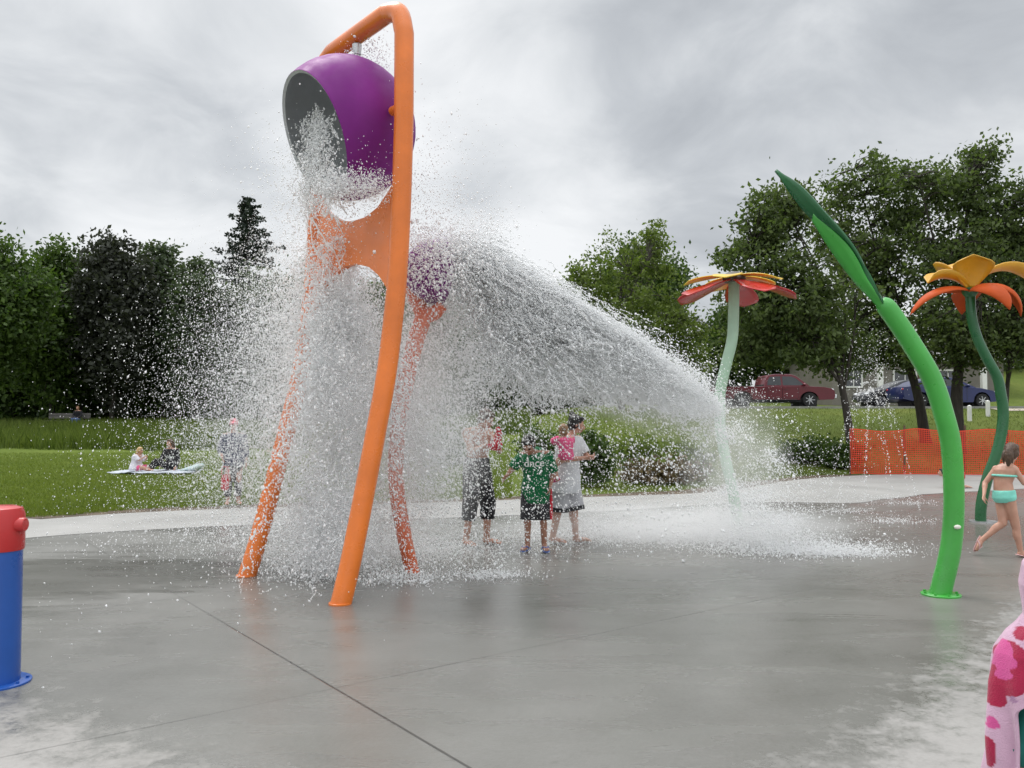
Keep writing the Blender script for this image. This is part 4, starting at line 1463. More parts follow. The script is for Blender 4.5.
rC = 0.33
lowerC = [(-2.30, 0.40), (-2.36, 0.72), (-2.28, 0.98), (-1.95, 1.02), (-0.6, 0.98), (0.9, 0.96), (1.5, 0.92), (2.05, 0.80), (2.28, 0.64), (2.32, 0.42), (2.2, 0.28), (1.93, 0.26)] + arc(1.52, 0.34, 0.40, 0, 180) + [(1.08, 0.24), (-1.04, 0.24)] + arc(-1.46, 0.34, 0.40, 0, 180) + [(-1.9, 0.3)]
cabC = [(-1.95, 1.0), (-1.5, 1.24), (-1.0, 1.40), (-0.4, 1.455), (0.1, 1.43), (0.45, 1.33), (1.25, 0.95), (1.2, 0.93), (-1.9, 0.95)]
winsC = [[(-1.42, 1.04), (-1.2, 1.2), (-0.95, 1.31), (-0.55, 1.365), (-0.5, 1.03)], [(-0.42, 1.03), (-0.46, 1.37), (0.06, 1.34), (0.38, 1.25), (0.84, 1.0)]]
shC = [((1.25, 0.95, 0.45, 1.33), 'windshield'), ((-1.95, 1.0, -1.0, 1.40), 'rear_window')]
Yc = 41.4
vehicle('blue_car', 'dark blue saloon car parked behind the green blade', 'car', px(990, 407, Yc).x - 2.34, Yc, gz(px(950, 407, Yc).x, Yc) + 0.015, R(2), 1.78,
        lowerC, cabC, winsC, shC, [1.52, -1.46], rC, carpaint('blue_car_paint', (0.010, 0.018, 0.10)), [(2.08, 0.70, 0.20, 0.08)], [(-2.18, 0.86, 0.16, 0.10)],
        [(-1.0, -0.48, 0.35, 0.98), (-0.46, 0.75, 0.32, 0.98)], None, (0.78, 1.03))
Yg = 44.9
vehicle('grey_car', 'dark grey car parked behind the blue car and fountain', 'car', px(858, 407, Yg).x + 2.32, Yg, gz(px(900, 407, Yg).x, Yg) + 0.015, R(180), 1.76,
        lowerC, cabC, winsC, shC, [1.52, -1.46], rC, carpaint('grey_car_paint', (0.055, 0.058, 0.065)), [(2.08, 0.70, 0.20, 0.08)], [(-2.18, 0.86, 0.16, 0.10)],
        [(-1.0, -0.48, 0.35, 0.98), (-0.46, 0.75, 0.32, 0.98)], None, (0.78, 1.03))

# bench under the trees
Ybn = 51.0
xb0, xb1 = px(46, 428, Ybn).x, px(88, 428, Ybn).x
zbn = gz((xb0 + xb1) / 2, Ybn)
M_BWOOD = mat('weathered_wood', (0.12, 0.113, 0.105), 0.85, 0.25, 6, bumpy=0.4)
bench = thing('park_bench', ((xb0 + xb1) / 2, Ybn, zbn), 'long weathered park bench in the shade under the trees', 'bench')
xm, Lb = (xb0 + xb1) / 2, xb1 - xb0
mb = MB()
for k in range(3): mb.box((xm, Ybn - 0.22 + 0.16 * k, zbn + 0.45), (Lb, 0.14, 0.045))
mb.build('seat', M_BWOOD, bench, bevel=0.008)
mb = MB()
for k in range(2): mb.box((xm, Ybn + 0.27 + 0.03 * k, zbn + 0.66 + 0.17 * k), (Lb, 0.045, 0.15))
mb.build('backrest', M_BWOOD, bench, bevel=0.008)
for u in (0.06, 0.5, 0.94):
    mb = MB(); x_ = xb0 + Lb * u
    mb.bar((x_, Ybn - 0.2, zbn - 0.1), (x_, Ybn - 0.2, zbn + 0.425), 0.07, 0.07); mb.bar((x_, Ybn + 0.22, zbn - 0.1), (x_, Ybn + 0.33, zbn + 0.92), 0.07, 0.07)
    mb.bar((x_, Ybn - 0.24, zbn + 0.40), (x_, Ybn + 0.26, zbn + 0.40), 0.06, 0.05)
    mb.build('leg', M_BLACK, bench, smooth=False)
# ------------------------------------------------------------------ people
def skin_mat(name, col):
    m, nt, bs = new_mat(name)
    v = obj_vec(nt)
    n1 = noise_tex(nt, v, 9, 5, 0.6)
    nt.links.new(ramp(nt, n1, [(0.3, (col[0] * 0.88, col[1] * 0.80, col[2] * 0.78)), (0.7, (min(1, col[0] * 1.08), col[1] * 1.05, col[2] * 1.03))]), bs.inputs['Base Color'])
    bs.inputs['Roughness'].default_value = 0.42
    bs.inputs['Subsurface Weight'].default_value = 0.12
    bs.inputs['Subsurface Radius'].default_value = (0.02, 0.008, 0.005)
    bs.inputs['Subsurface Scale'].default_value = 0.3
    return m


def cloth(name, col, rough=0.85, var=0.14):
    m, nt, bs = new_mat(name)
    v = obj_vec(nt)
    n1 = noise_tex(nt, v, 7, 5, 0.6, 0.5); n2 = noise_tex(nt, v, 320, 2)
    nt.links.new(ramp(nt, n1, [(0.3, tuple(c * (1 - var) for c in col)), (0.7, tuple(min(1, c * (1 + var)) for c in col))]), bs.inputs['Base Color'])
    bs.inputs['Roughness'].default_value = rough
    bs.inputs['Sheen Weight'].default_value = 0.15
    bs.inputs['Specular IOR Level'].default_value = 0.25
    bump(nt, bs, mathn(nt, 'ADD', n1, mathn(nt, 'MULTIPLY', n2, 0.2)), 0.5, 0.02)
    return m


SK_FAIR = skin_mat('fair_skin', (0.52, 0.30, 0.22))
SK_TAN = skin_mat('tanned_skin', (0.36, 0.19, 0.13))
M_EYE = mat('eye_dark', (0.02, 0.015, 0.012), 0.2, 0.1)
M_LIP = mat('lips', (0.36, 0.10, 0.09), 0.4, 0.1)
H_BLACK = mat('black_hair', (0.010, 0.009, 0.009), 0.4, 0.4, 30, bumpy=0.6, bscale=90)
H_BROWN = mat('brown_hair', (0.075, 0.040, 0.022), 0.45, 0.4, 30, bumpy=0.6, bscale=90)
H_LBROWN = mat('light_brown_hair', (0.26, 0.15, 0.075), 0.5, 0.3, 30, bumpy=0.6, bscale=90)
H_BLOND = mat('blond_hair', (0.50, 0.33, 0.15), 0.5, 0.3, 30, bumpy=0.6, bscale=90)


def remesh(mb, voxel, smooth=4, fac=0.5):
    me = mb.mesh('shape', False)
    o = bpy.data.objects.new('shape', me); COL.objects.link(o)
    r = o.modifiers.new('r', 'REMESH'); r.mode = 'VOXEL'; r.voxel_size = voxel; r.adaptivity = 0
    if smooth:
        s = o.modifiers.new('s', 'SMOOTH'); s.factor = fac; s.iterations = smooth
    dg = bpy.context.evaluated_depsgraph_get(); dg.update()
    out = bpy.data.meshes.new_from_object(o.evaluated_get(dg))
    bpy.data.objects.remove(o); bpy.data.meshes.remove(me)
    out.polygons.foreach_set('use_smooth', [True] * len(out.polygons))
    return out


def wrinkle(me, amp, freq, stretch=(1, 1, 0.45), seed=0):
    n = len(me.vertices)
    co = np.empty(n * 3, np.float32); me.vertices.foreach_get('co', co); co = co.reshape(-1, 3)
    no = np.array([v.normal for v in me.vertices], np.float32)
    d = fbm(co * freq * np.array(stretch), seed, 3) - 0.5
    ridge = 0.5 - np.abs(fbm(co * freq * 0.7 * np.array(stretch) + 7.7, seed + 5, 2) - 0.5) * 4
    co += no * (amp * (d * 1.4 + 0.35 * ridge))[:, None]
    me.vertices.foreach_set('co', co.ravel()); me.update()


DEF = dict(pel=(0, 0, .53), wai=(0, 0, .625), che=(0, .005, .735), nek=(0, -.005, .835), head=(0, .012, .93),
           shR=(.108, 0, .805), shL=(-.108, 0, .805), elR=(.135, -.015, .635), elL=(-.135, -.015, .635), wrR=(.14, .03, .49), wrL=(-.14, .03, .49),
           hiR=(.052, 0, .525), hiL=(-.052, 0, .525), knR=(.058, .012, .285), knL=(-.058, .012, .285), anR=(.058, -.012, .045), anL=(-.058, -.012, .045),
           toR=(.072, .10, .016), toL=(-.072, .10, .016))


class Person:
    def __init__(s, label, loc, yaw, H, skin, headh=0.135, w=1.0, voxel=0.010, name='person', J=None, Jw=None, face=None, fup=(0, 0, 1), cat='person', ww=None, group=None):
        s.root = thing(name, loc, label, cat, group)
        s.M = Matrix.Translation(Vector(loc)) @ Matrix.Rotation(yaw, 4, 'Z')
        s.H, s.vox, s.skin, s.w = H, voxel, skin, w
        d = dict(DEF); d.update(J or {})
        s.J = {k: s.M @ (Vector(v) * H) for k, v in d.items()}
        for k, v in (Jw or {}).items(): s.J[k] = Vector(v)
        R3 = s.M.to_3x3()
        fw = (R3 @ Vector(face or (0, 1, 0))).normalized() if not isinstance(face, Vector) else face.normalized()
        up = (R3 @ Vector(fup)).normalized()
        sd = fw.cross(up).normalized(); up = sd.cross(fw)
        s.HM = Matrix((sd, fw, up)).transposed(); s.hk = headh * H / 0.23
        s.hands = {}

    def side(s, which):
        a = (s.J['hiR'] - s.J['hiL']).normalized(); b = (s.J['shR'] - s.J['shL']).normalized()
        return a.lerp(b, which).normalized()

    def rings(s, grow=0.0, lo=-0.045, neck=True, flare=0.0):
        J, H, w = s.J, s.H, s.w
        out = []
        sp0 = (J['wai'] - J['pel']).normalized(); sp1 = (J['nek'] - J['che']).normalized(); spm = (J['che'] - J['pel']).normalized()
        defs = [(J['pel'] + sp0 * lo * H, 0, sp0, .078, .064), (J['pel'], 0, sp0, .092, .070), (J['pel'].lerp(J['wai'], .6), .3, spm, .084, .063), (J['wai'], .5, spm, .078, .060),
                (J['wai'].lerp(J['che'], .6), .8, spm, .088, .066), (J['che'], 1, sp1, .098, .070), (J['che'].lerp(J['nek'], .55), 1, sp1, .100, .058), (J['che'].lerp(J['nek'], .85), 1, sp1, .070, .044)]
        if neck: defs.append((J['nek'], 1, sp1, .038, .036))
        for i, (c, t, spn, a, b) in enumerate(defs):
            sd = s.side(t); fr = spn.cross(sd).normalized()
            g = grow * H + (flare * H * max(0, (4 - i) / 4))
            out.append((c, sd * (a * H * w + g), fr * (b * H * w + g)))
        return out

    def hand(s, mb, side, curl=0.5, fwd=None, palm=None, sc=1.0):
        J = s.J; H = s.H
        wr, el = J['wr' + side], J['el' + side]
        f = (fwd or (wr - el)).normalized()
        inward = (J['che'] - wr)
        p = Vector(palm) if palm else inward
        p = (p - f * p.dot(f)).normalized()
        t = f.cross(p) * (-1 if side == 'R' else 1)       # towards the thumb
        if not palm and t.dot(s.M.to_3x3() @ Vector((0, 1, 0))) < 0: t = -t
        k = 0.108 * H * sc / 0.185
        mb.loft([(wr, t * .024 * k, p * .016 * k), (wr + f * .035 * k, t * .036 * k, p * .017 * k), (wr + f * .078 * k, t * .042 * k, p * .015 * k), (wr + f * .09 * k, t * .038 * k, p * .011 * k)], 12)
        for i, (o, L) in enumerate(((.030, .072), (.010, .080), (-.011, .075), (-.031, .058))):
            b = wr + f * .080 * k + t * o * k
            c1 = 0.45 * curl; c2 = 1.3 * curl
            m_ = b + (f * math.cos(c1) + p * math.sin(c1)) * L * .5 * k + t * o * .1 * k
            e = m_ + (f * math.cos(c2) + p * math.sin(c2)) * L * .5 * k
            mb.capsule(b - f * .01 * k, m_, .0088 * k, .0082 * k, 8); mb.capsule(m_, e, .0082 * k, .0068 * k, 8)
        b = wr + f * .022 * k + t * .026 * k
        m_ = b + (f * .55 + t * .75 + p * .25).normalized() * .042 * k
        mb.capsule(b, m_, .0125 * k, .0105 * k, 8); mb.capsule(m_, m_ + (f * .8 + t * .25 + p * .35).normalized() * .034 * k, .0102 * k, .008 * k, 8)

    def body(s, curl=(0.5, 0.5), feet=True, hands=True, smooth=4, handkw=None):
        J, H, w = s.J, s.H, s.w
        mb = MB()
        mb.loft(s.rings(), 18, power=2.3)
        for S in 'RL':
            hi, kn, an, to = J['hi' + S], J['kn' + S], J['an' + S], J['to' + S]
            mb.capsule(hi, kn, .054 * H * w, .036 * H * w, 14)
            mb.capsule(kn, an, .034 * H * w, .0225 * H * w, 12)
            fr = (s.M.to_3x3() @ Vector((0, 1, 0)))
            shin = (an - kn).normalized()
            bk = (to - an); bk = -(bk - shin * bk.dot(shin)); bk = bk.normalized() if bk.length > 1e-4 else -fr
            cb = kn.lerp(an, 0.3) + bk * .010 * H
            q = (an - kn).to_track_quat('Z', 'Y').to_matrix()
            mb.ell(cb, (.030 * H * w, .030 * H * w, .068 * H), q)
            if feet:
                d = (to - an); d = (d - shin * d.dot(shin) * 0.0).normalized()
                fl = to - an
                heel = an - Vector((0, 0, 0)) + shin * .022 * H - d * .022 * H
                sd = d.cross(shin).normalized(); upv = sd.cross(d)
                mb.loft([(heel - d * .004 * H, sd * .017 * H, upv * .017 * H), (heel + d * .03 * H, sd * .022 * H, upv * .024 * H), (heel.lerp(to, .55), sd * .024 * H, upv * .021 * H), (to - d * .02 * H, sd * .028 * H, upv * .014 * H), (to + d * .012 * H, sd * .020 * H, upv * .009 * H)], 12)
                mb.capsule(an, heel + d * .035 * H, .022 * H, .02 * H, 10)
                for i in range(5):
                    o = (i - 2) * .0105 * H
                    mb.capsule(to - d * .012 * H + sd * o, to + d * (.020 - abs(i - 1.5) * .003) * H + sd * o, .0065 * H, .0055 * H, 6)
            sh, el, wr = J['sh' + S], J['el' + S], J['wr' + S]
            mb.capsule(sh, el, .030 * H * w, .0225 * H * w, 12)
            mb.capsule(el, wr, .0235 * H * w, .0150 * H * w, 12)
            mb.ell(el.lerp(wr, .25), (.024 * H * w, .024 * H * w, .045 * H), (wr - el).to_track_quat('Z', 'Y').to_matrix())
            mb.ell(sh, (.034 * H * w,) * 3)
            mb.capsule(J['nek'], sh, .028 * H * w, .028 * H * w, 10)
            if hands: s.hand(mb, S, curl[0 if S == 'R' else 1], **((handkw or {}).get(S, {})))
        h, k, M = J['head'], s.hk, s.HM
        P = lambda x, y, z: h + M @ Vector((x * k, y * k, z * k))
        s.P = P
        E = lambda c, r: mb.ell(P(*c), tuple(q * k for q in r), M, 18)
        E((0, -.004, .020), (.075, .095, .092)); E((0, .022, -.048), (.056, .068, .060)); E((0, .060, -.085), (.026, .026, .022))
        E((0, .070, -.005), (.058, .026, .040)); E((.036, .066, -.03), (.026, .026, .026)); E((-.036, .066, -.03), (.026, .026, .026))
        mb.capsule(P(0, .094, .006), P(0, .116, -.030), .009 * k, .015 * k, 8)
        E((.012, .106, -.033), (.011, .012, .009)); E((-.012, .106, -.033), (.011, .012, .009))
        E((0, .088, -.062), (.024, .014, .007)); E((0, .086, -.073), (.021, .014, .007))
        for sg in (-1, 1): E((sg * .077, -.006, -.005), (.011, .024, .034))
        mb.capsule(J['nek'] - (P(0, 0, 1) - P(0, 0, 0)).normalized() * 0.02 * H, P(0, -.012, -.06), .050 * k * min(1, w), .050 * k, 12)
        me = remesh(mb, s.vox, smooth, 0.4)
        o = link_mesh('body', me, [s.skin, M_EYE, M_LIP], s.root)
        og = ORG[s.root.name]
        eyes = [P(sg * .032, .090, .006) - og for sg in (-1, 1)]
        brow = [P(sg * .033, .092, .027) - og for sg in (-1, 1)]
        mouth = P(0, .098, -.067) - og
        for p in me.polygons:
            c = p.center
            for e in eyes:
                d = M.transposed() @ (c - e)
                if abs(d.x) < .015 * k and abs(d.z) < .0075 * k and abs(d.y) < .03 * k: p.material_index = 1
            d = M.transposed() @ (c - mouth)
            if abs(d.x) < .024 * k and abs(d.z) < .010 * k and abs(d.y) < .03 * k: p.material_index = 2
        return o

    def hair(s, m, style='short', drop=0.0):
        k, M, P = s.hk, s.HM, s.P
        mb = MB()
        E = lambda c, r: mb.ell(P(*c), tuple(q * k for q in r), M, 18)
        E((0, -.020, .038), (.087, .100, .090)); E((0, -.046, -.018), (.080, .066, .080))
        for sg in (-1, 1): E((sg * .062, -.02, .0), (.026, .055, .06))
        E((.01, .050, .084), (.060, .042, .030))
        if style == 'bun':
            E((0, -.085, .105), (.045, .042, .042))
        if style in ('pony',):
            pts = [P(0, -.10, .05), P(0.01, -.16, .03), P(.015, -.19, -.04), P(.01, -.185, -.12), P(0, -.16, -.18)]
            mb.tube(catmull(pts, 5), [.030 * k, .042 * k, .045 * k, .038 * k, .012 * k], 12)
            for q in (-1, 1):
                pts = [P(q * .02, -.10, .04), P(q * .035, -.17, .0), P(q * .045, -.185, -.07), P(q * .05, -.15, -.15)]
                mb.tube(catmull(pts, 5), [.02 * k, .026 * k, .024 * k, .006 * k], 10)
        if style == 'long':
            for x in (-.07, -.035, 0, .035, .07):
                pts = [P(x * .8, -.075, .03), P(x * 1.1, -.105 + abs(x) * .4, -.06), P(x * 1.25, -.10 + abs(x) * .5, -.16), P(x * 1.2, -.09 + abs(x) * .5, -.23)]
                mb.tube(catmull(pts, 4), [.03 * k, .036 * k, .03 * k, .010 * k], 10)
        me = remesh(mb, max(s.vox * 0.75, 0.006), 2)
        wrinkle(me, 0.010 * k, 55 / k, (1, 1, .35), 3)
        return link_mesh('hair', me, m, s.root)

    def garment(s, name, m, torso=None, limbs=(), extra=None, amp=0.008, freq=11, vox=None, seed=0, cut=None, power=2.4):
        """torso: ring list to loft; limbs: (a, b, ra, rb) capsules; cut: planes (point, normal) whose normal side is trimmed away"""
        mb = MB()
        if torso: mb.loft(torso, 20, power=power)
        for (a, b, ra, rb) in limbs:
            d = (Vector(b) - Vector(a)).normalized()
            q = d.to_track_quat('Z', 'Y').to_matrix()
            L = (Vector(b) - Vector(a)).length
            mb.lathe([(ra * 0.75, -ra * 0.5), (ra, 0), ((ra + rb) / 2, L / 2), (rb, L), (rb * 0.9, L + 0.002)], a, q, 16)
        if extra: extra(mb)
        me = remesh(mb, vox or s.vox * 1.0, 3)
        wrinkle(me, amp, freq, seed=seed)
        if cut:
            bm = bmesh.new(); bm.from_mesh(me)
            for (p, nrm) in cut:
                bmesh.ops.bisect_plane(bm, geom=bm.verts[:] + bm.edges[:] + bm.faces[:], plane_co=p, plane_no=nrm, clear_outer=True)
                ed = [e for e in bm.edges if e.is_boundary]
                bmesh.ops.holes_fill(bm, edges=ed)
            bm.to_mesh(me); bm.free()
        return link_mesh(name, me, m, s.root)


def sandals(P_, m, S):
    J, H = P_.J, P_.H
    an, to = J['an' + S], J['to' + S]
    d = (to - an); sole = (to - an)
    kn = J['kn' + S]; shin = (an - kn).normalized()
    d = d.normalized(); heel = an + shin * .022 * H - d * .026 * H
    ax_ = (to - heel).normalized(); sd = ax_.cross(shin).normalized(); up = sd.cross(ax_)
    if up.dot(shin) > 0: up = -up
    mb = MB()
    off = -up * .020 * H
    mb.loft([(heel + off * 1.0 - ax_ * .01 * H, sd * .016 * H, up * .006 * H), (heel + off + ax_ * .02 * H, sd * .025 * H, up * .006 * H), (heel.lerp(to, .6) + off * 0.85, sd * .027 * H, up * .006 * H), (to + off * 0.7, sd * .030 * H, up * .006 * H), (to + ax_ * .028 * H + off * 0.6, sd * .018 * H, up * .006 * H)], 14)
    b = to - ax_ * .02 * H
    for q in (-1, 1):
        mb.tube(catmull([b + ax_ * .012 * H + up * .012 * H, b + sd * q * .022 * H - ax_ * .02 * H + up * .014 * H, b + sd * q * .030 * H - ax_ * .045 * H + off * .6], 4), .0055 * H, 6)
    return mb.build('sandal', m, P_.root)


def lettering(P_, shirt, text, size, center, width_vec, up_vec, m, off=0.004):
    """raised print laid on the cloth"""
    cu = bpy.data.curves.new('txt', 'FONT'); cu.body = text; cu.size = 1.0; cu.align_x = 'CENTER'; cu.align_y = 'CENTER'; cu.resolution_u = 3; cu.offset = 0.012
    o = bpy.data.objects.new('txt', cu); COL.objects.link(o)
    dg = bpy.context.evaluated_depsgraph_get(); dg.update()
    me = bpy.data.meshes.new_from_object(o.evaluated_get(dg))
    bpy.data.objects.remove(o)
    bm = bmesh.new(); bm.from_mesh(me)
    bmesh.ops.triangulate(bm, faces=bm.faces[:])
    bmesh.ops.subdivide_edges(bm, edges=[e for e in bm.edges if e.calc_length() > 0.12], cuts=2)
    og = ORG[P_.root.name]
    bs = BVHTree.FromPolygons([v.co.copy() for v in shirt.data.vertices], [tuple(p.vertices) for p in shirt.data.polygons])
    wv, uv = Vector(width_vec).normalized(), Vector(up_vec).normalized()
    nv = wv.cross(uv).normalized()
    c = Vector(center) - og
    for v in bm.verts:
        p = c + wv * v.co.x * size + uv * v.co.y * size
        hit = bs.ray_cast(p + nv * 0.5, -nv, 1.2)
        v.co = (hit[0] if hit[0] is not None else p) + nv * off
    bm.to_mesh(me); bm.free()
    q = bpy.data.objects.new('lettering', me); COL.objects.link(q); me.materials.append(m)
    q.parent = shirt; ORG[q.name] = og
    return q


C_WHITE = cloth('white_cotton', (0.60, 0.61, 0.64))
C_GREEN = cloth('green_cotton', (0.008, 0.135, 0.048))
C_DARK = cloth('charcoal_cloth', (0.030, 0.030, 0.034))
C_BLACK = cloth('black_cloth', (0.012, 0.012, 0.015))
C_GREY = cloth('pale_grey_cloth', (0.44, 0.44, 0.47))
C_NAVY = cloth('navy_cloth', (0.022, 0.030, 0.075))
C_PINK = cloth('hot_pink_cloth', (0.70, 0.10, 0.24))
C_RED = cloth('red_cloth', (0.55, 0.03, 0.05))
C_MINT = cloth('mint_swim_cloth', (0.22, 0.66, 0.55), 0.6)
C_JEAN = cloth('blue_denim', (0.075, 0.13, 0.30))
M_BLUESAN = mat('blue_foam', (0.10, 0.16, 0.42), 0.6)
M_PINKSAN = mat('pink_foam', (0.62, 0.40, 0.40), 0.6)
M_PRINT = mat('white_print', (0.70, 0.74, 0.70), 0.7)


def gfoot(x, y, Y):
    p = px(x, y, Y); return Vector((p.x, Y, 0.0))


# boy in the green shirt -------------------------------------------------
b = gp(536, 551)
boy = Person('boy in oversized green lettered T-shirt and blue sandals hunched with head bowed', (b.x, b.y, 0.012), R(176), 1.43, SK_TAN, 0.150, 0.98,
             J=dict(pel=(0, -.01, .53), wai=(0, .0, .62), che=(.005, .035, .725), nek=(.025, .075, .805), head=(.055, .135, .865), shR=(.118, .05, .775), shL=(-.10, .035, .79),
                    elR=(.185, .06, .675), wrR=(.235, .11, .615), elL=(-.145, .0, .635), wrL=(-.120, .06, .53), hiR=(.055, -.01, .525), hiL=(-.055, -.01, .525),
                    knR=(.068, .02, .28), anR=(.070, -.01, .045), toR=(.10, .09, .018), knL=(-.062, .02, .28), anL=(-.068, .0, .045), toL=(-.09, .10, .018)),
             face=(.18, .8, -.62))
boy.body(curl=(0.5, 0.6)); boy.hair(H_BLACK)
rg_ = boy.rings(0.024, -.135, True, 0.014)
rg_[0] = (rg_[0][0], rg_[1][1] * 1.02, rg_[1][2] * 1.02)
J = boy.J
sh = boy.garment('shirt', C_GREEN, rg_, [(J['shR'], J['shR'].lerp(J['elR'], .98), .058, .068), (J['shL'], J['shL'].lerp(J['elL'], .95), .058, .068)], lambda mb: mb.ell(J['nek'].lerp(J['che'], .3) + Vector((0.05, .06, .02)), (.12, .09, .08)), 0.016, 9)
lettering(boy, sh, 'dnce', 0.125, px(534, 463, b.y - .1), (1, 0, 0.03), (0, 0, 1), M_PRINT)
so_ = boy.garment('shorts', C_DARK, boy.rings(0.014, -.05, False)[:4], [(J['hiR'], J['hiR'].lerp(J['knR'], 1.12), .100, .088), (J['hiL'], J['hiL'].lerp(J['knL'], 1.12), .100, .088)], None, 0.010, 10)
mb = MB()
pt = [J['hiL'] + Vector((.088, -.03, -.03)), J['hiL'].lerp(J['knL'], .5) + Vector((.093, -.035, 0)), J['hiL'].lerp(J['knL'], 1.1) + Vector((.086, -.03, 0))]
mb.tube(pt, .020, 8, sx=1.0); q = mb.build('stripe', C_RED, so_)
sandals(boy, M_BLUESAN, 'R'); sandals(boy, M_BLUESAN, 'L')

# woman with toddler -------------------------------------------------
w = gp(565, 543); w.z = 0.004
wom = Person('woman in long white T-shirt and pale knee shorts carrying a toddler in pink', w, R(-128), 1.60, SK_FAIR, 0.140, 1.06,
             J=dict(che=(-.018, .03, .735), nek=(-.028, .035, .835), wai=(-.008, .012, .625), shR=(.084, .04, .80), shL=(-.136, .04, .80), elR=(.125, .07, .655), wrR=(.0, .185, .665), elL=(-.175, .085, .665), wrL=(-.055, .22, .67), head=(-.05, .075, .925),
                    knR=(.058, -.02, .285), anR=(.06, -.075, .045), toR=(.05, .03, .016), knL=(-.062, .04, .285), anL=(-.068, .055, .045), toL=(-.135, .135, .016)),
             face=(-.62, .76, -.22))
wom.body(curl=(0.7, 0.7)); wom.hair(H_BLACK, 'bun')
J = wom.J
rg_ = wom.rings(0.020, -.13, True, 0.020); rg_[0] = (rg_[0][0], rg_[1][1] * 1.12, rg_[1][2] * 1.12)
wom.garment('shirt', C_WHITE, rg_, [(J['shR'], J['shR'].lerp(J['elR'], .75), .065, .078), (J['shL'], J['shL'].lerp(J['elL'], .75), .065, .078)], None, 0.014, 9, seed=2)
ws = wom.garment('shorts', C_GREY, wom.rings(0.02, -.06, False)[:4], [(J['hiR'], J['hiR'].lerp(J['knR'], 1.13), .125, .122), (J['hiL'], J['hiL'].lerp(J['knL'], 1.13), .125, .122)], None, 0.016, 9, seed=3)
for S in 'RL':
    mb = MB(); a, c = J['hi' + S], J['kn' + S]
    d = (c - a).normalized(); e = a.lerp(c, 1.13)
    mb.tube([e - d * .045, e + d * .006], [.134, .136], 24); mb.build('hem', C_DARK, ws)

tl = Person('toddler in hot pink top held against the woman\'s chest', w + Vector((0.0, -0.25, 0.925)), R(30), 0.80, SK_FAIR, 0.20, 1.25, voxel=0.009,
            J=dict(pel=(0, 0, .20), wai=(0, .0, .30), che=(0, .02, .41), nek=(0, .03, .50), head=(-.01, .055, .60), shR=(.12, .03, .475), shL=(-.12, .03, .475), elR=(.18, .12, .42), wrR=(.12, .22, .44),
                   elL=(-.18, .12, .42), wrL=(-.12, .22, .44), hiR=(.06, .0, .19), hiL=(-.06, .0, .19), knR=(.10, .22, .12), knL=(-.15, .10, .06), anR=(.10, .28, .0), anL=(-.15, .02, -.13), toR=(.12, .32, -.02), toL=(-.17, .10, -.17)),
            face=(.5, .8, .0))
tl.body(); tl.hair(H_LBROWN)
J = tl.J
tl.garment('shirt', C_PINK, tl.rings(0.016, -.05), [(J['shR'], J['shR'].lerp(J['elR'], .95), .045, .048), (J['shL'], J['shL'].lerp(J['elL'], .95), .045, .048)], None, 0.006, 16)
for S in 'RL':
    mb = MB(); an, to = J['an' + S], J['to' + S]
    d = (to - an).normalized(); mb.loft([(an - d * .03 + Vector((0, 0, -.012)), Vector((.02, 0, 0)), Vector((0, 0, .02))), (an + Vector((0, 0, -.008)), Vector((.03, 0, 0)), Vector((0, 0, .032))), (to, Vector((.03, 0, 0)), Vector((0, 0, .022))), (to + d * .03, Vector((.016, 0, 0)), Vector((0, 0, .012)))], 12)
    mb.build('shoe', C_PINK, tl.root)

# bare-chested person in long dark shorts -------------------------------------------------
m_ = gp(477, 545); m_.z = 0.004
man = Person('bare chested person in long dark shorts hunched under the spray with arms folded up', m_, R(-140), 1.72, SK_FAIR, 0.132, 1.0,
             J=dict(che=(0, .02, .725), nek=(0, .04, .825), head=(-.01, .09, .90), elR=(.125, .09, .665), wrR=(-.01, .16, .735), elL=(-.125, .10, .67), wrL=(.02, .18, .76),
                    knR=(.074, .02, .285), anR=(.082, -.02, .045), knL=(-.074, .03, .285), anL=(-.080, .01, .045), toL=(-.115, .11, .016), toR=(.095, .08, .016)),
             face=(-.3, .8, -.45))
man.body(curl=(0.8, 0.8)); man.hair(H_BROWN)
J = man.J
man.garment('shorts', C_BLACK, man.rings(0.012, -.05, False)[:4], [(J['hi' + S], J['kn' + S], .112, .098) for S in 'RL'] + [(J['kn' + S] + Vector((0, 0, .06)), J['kn' + S].lerp(J['an' + S], .42), .098, .092) for S in 'RL'], None, 0.010, 9, seed=5)
mb = MB()
hp = J['wrL'].lerp(J['wrR'], .5) + Vector((.08, -.07, .0))
mb.loft([(hp + Vector((0, 0, .17)), Vector((.02, 0, 0)), Vector((0, .025, 0))), (hp + Vector((.01, 0, .08)), Vector((.05, 0, 0)), Vector((0, .04, 0))), (hp, Vector((.045, 0, 0)), Vector((0, .05, 0))), (hp + Vector((-.03, -.01, -.05)), Vector((.10, 0, 0)), Vector((0, .05, 0))), (hp + Vector((-.03, 0, -.11)), Vector((.06, 0, 0)), Vector((0, .035, 0)))], 16)
me = remesh(mb, .010, 3); wrinkle(me, .022, 14)
o = link_mesh('towel', me, C_RED, None, origin=hp); tag(o, 'crumpled red cloth held up by the person in dark shorts', 'towel')

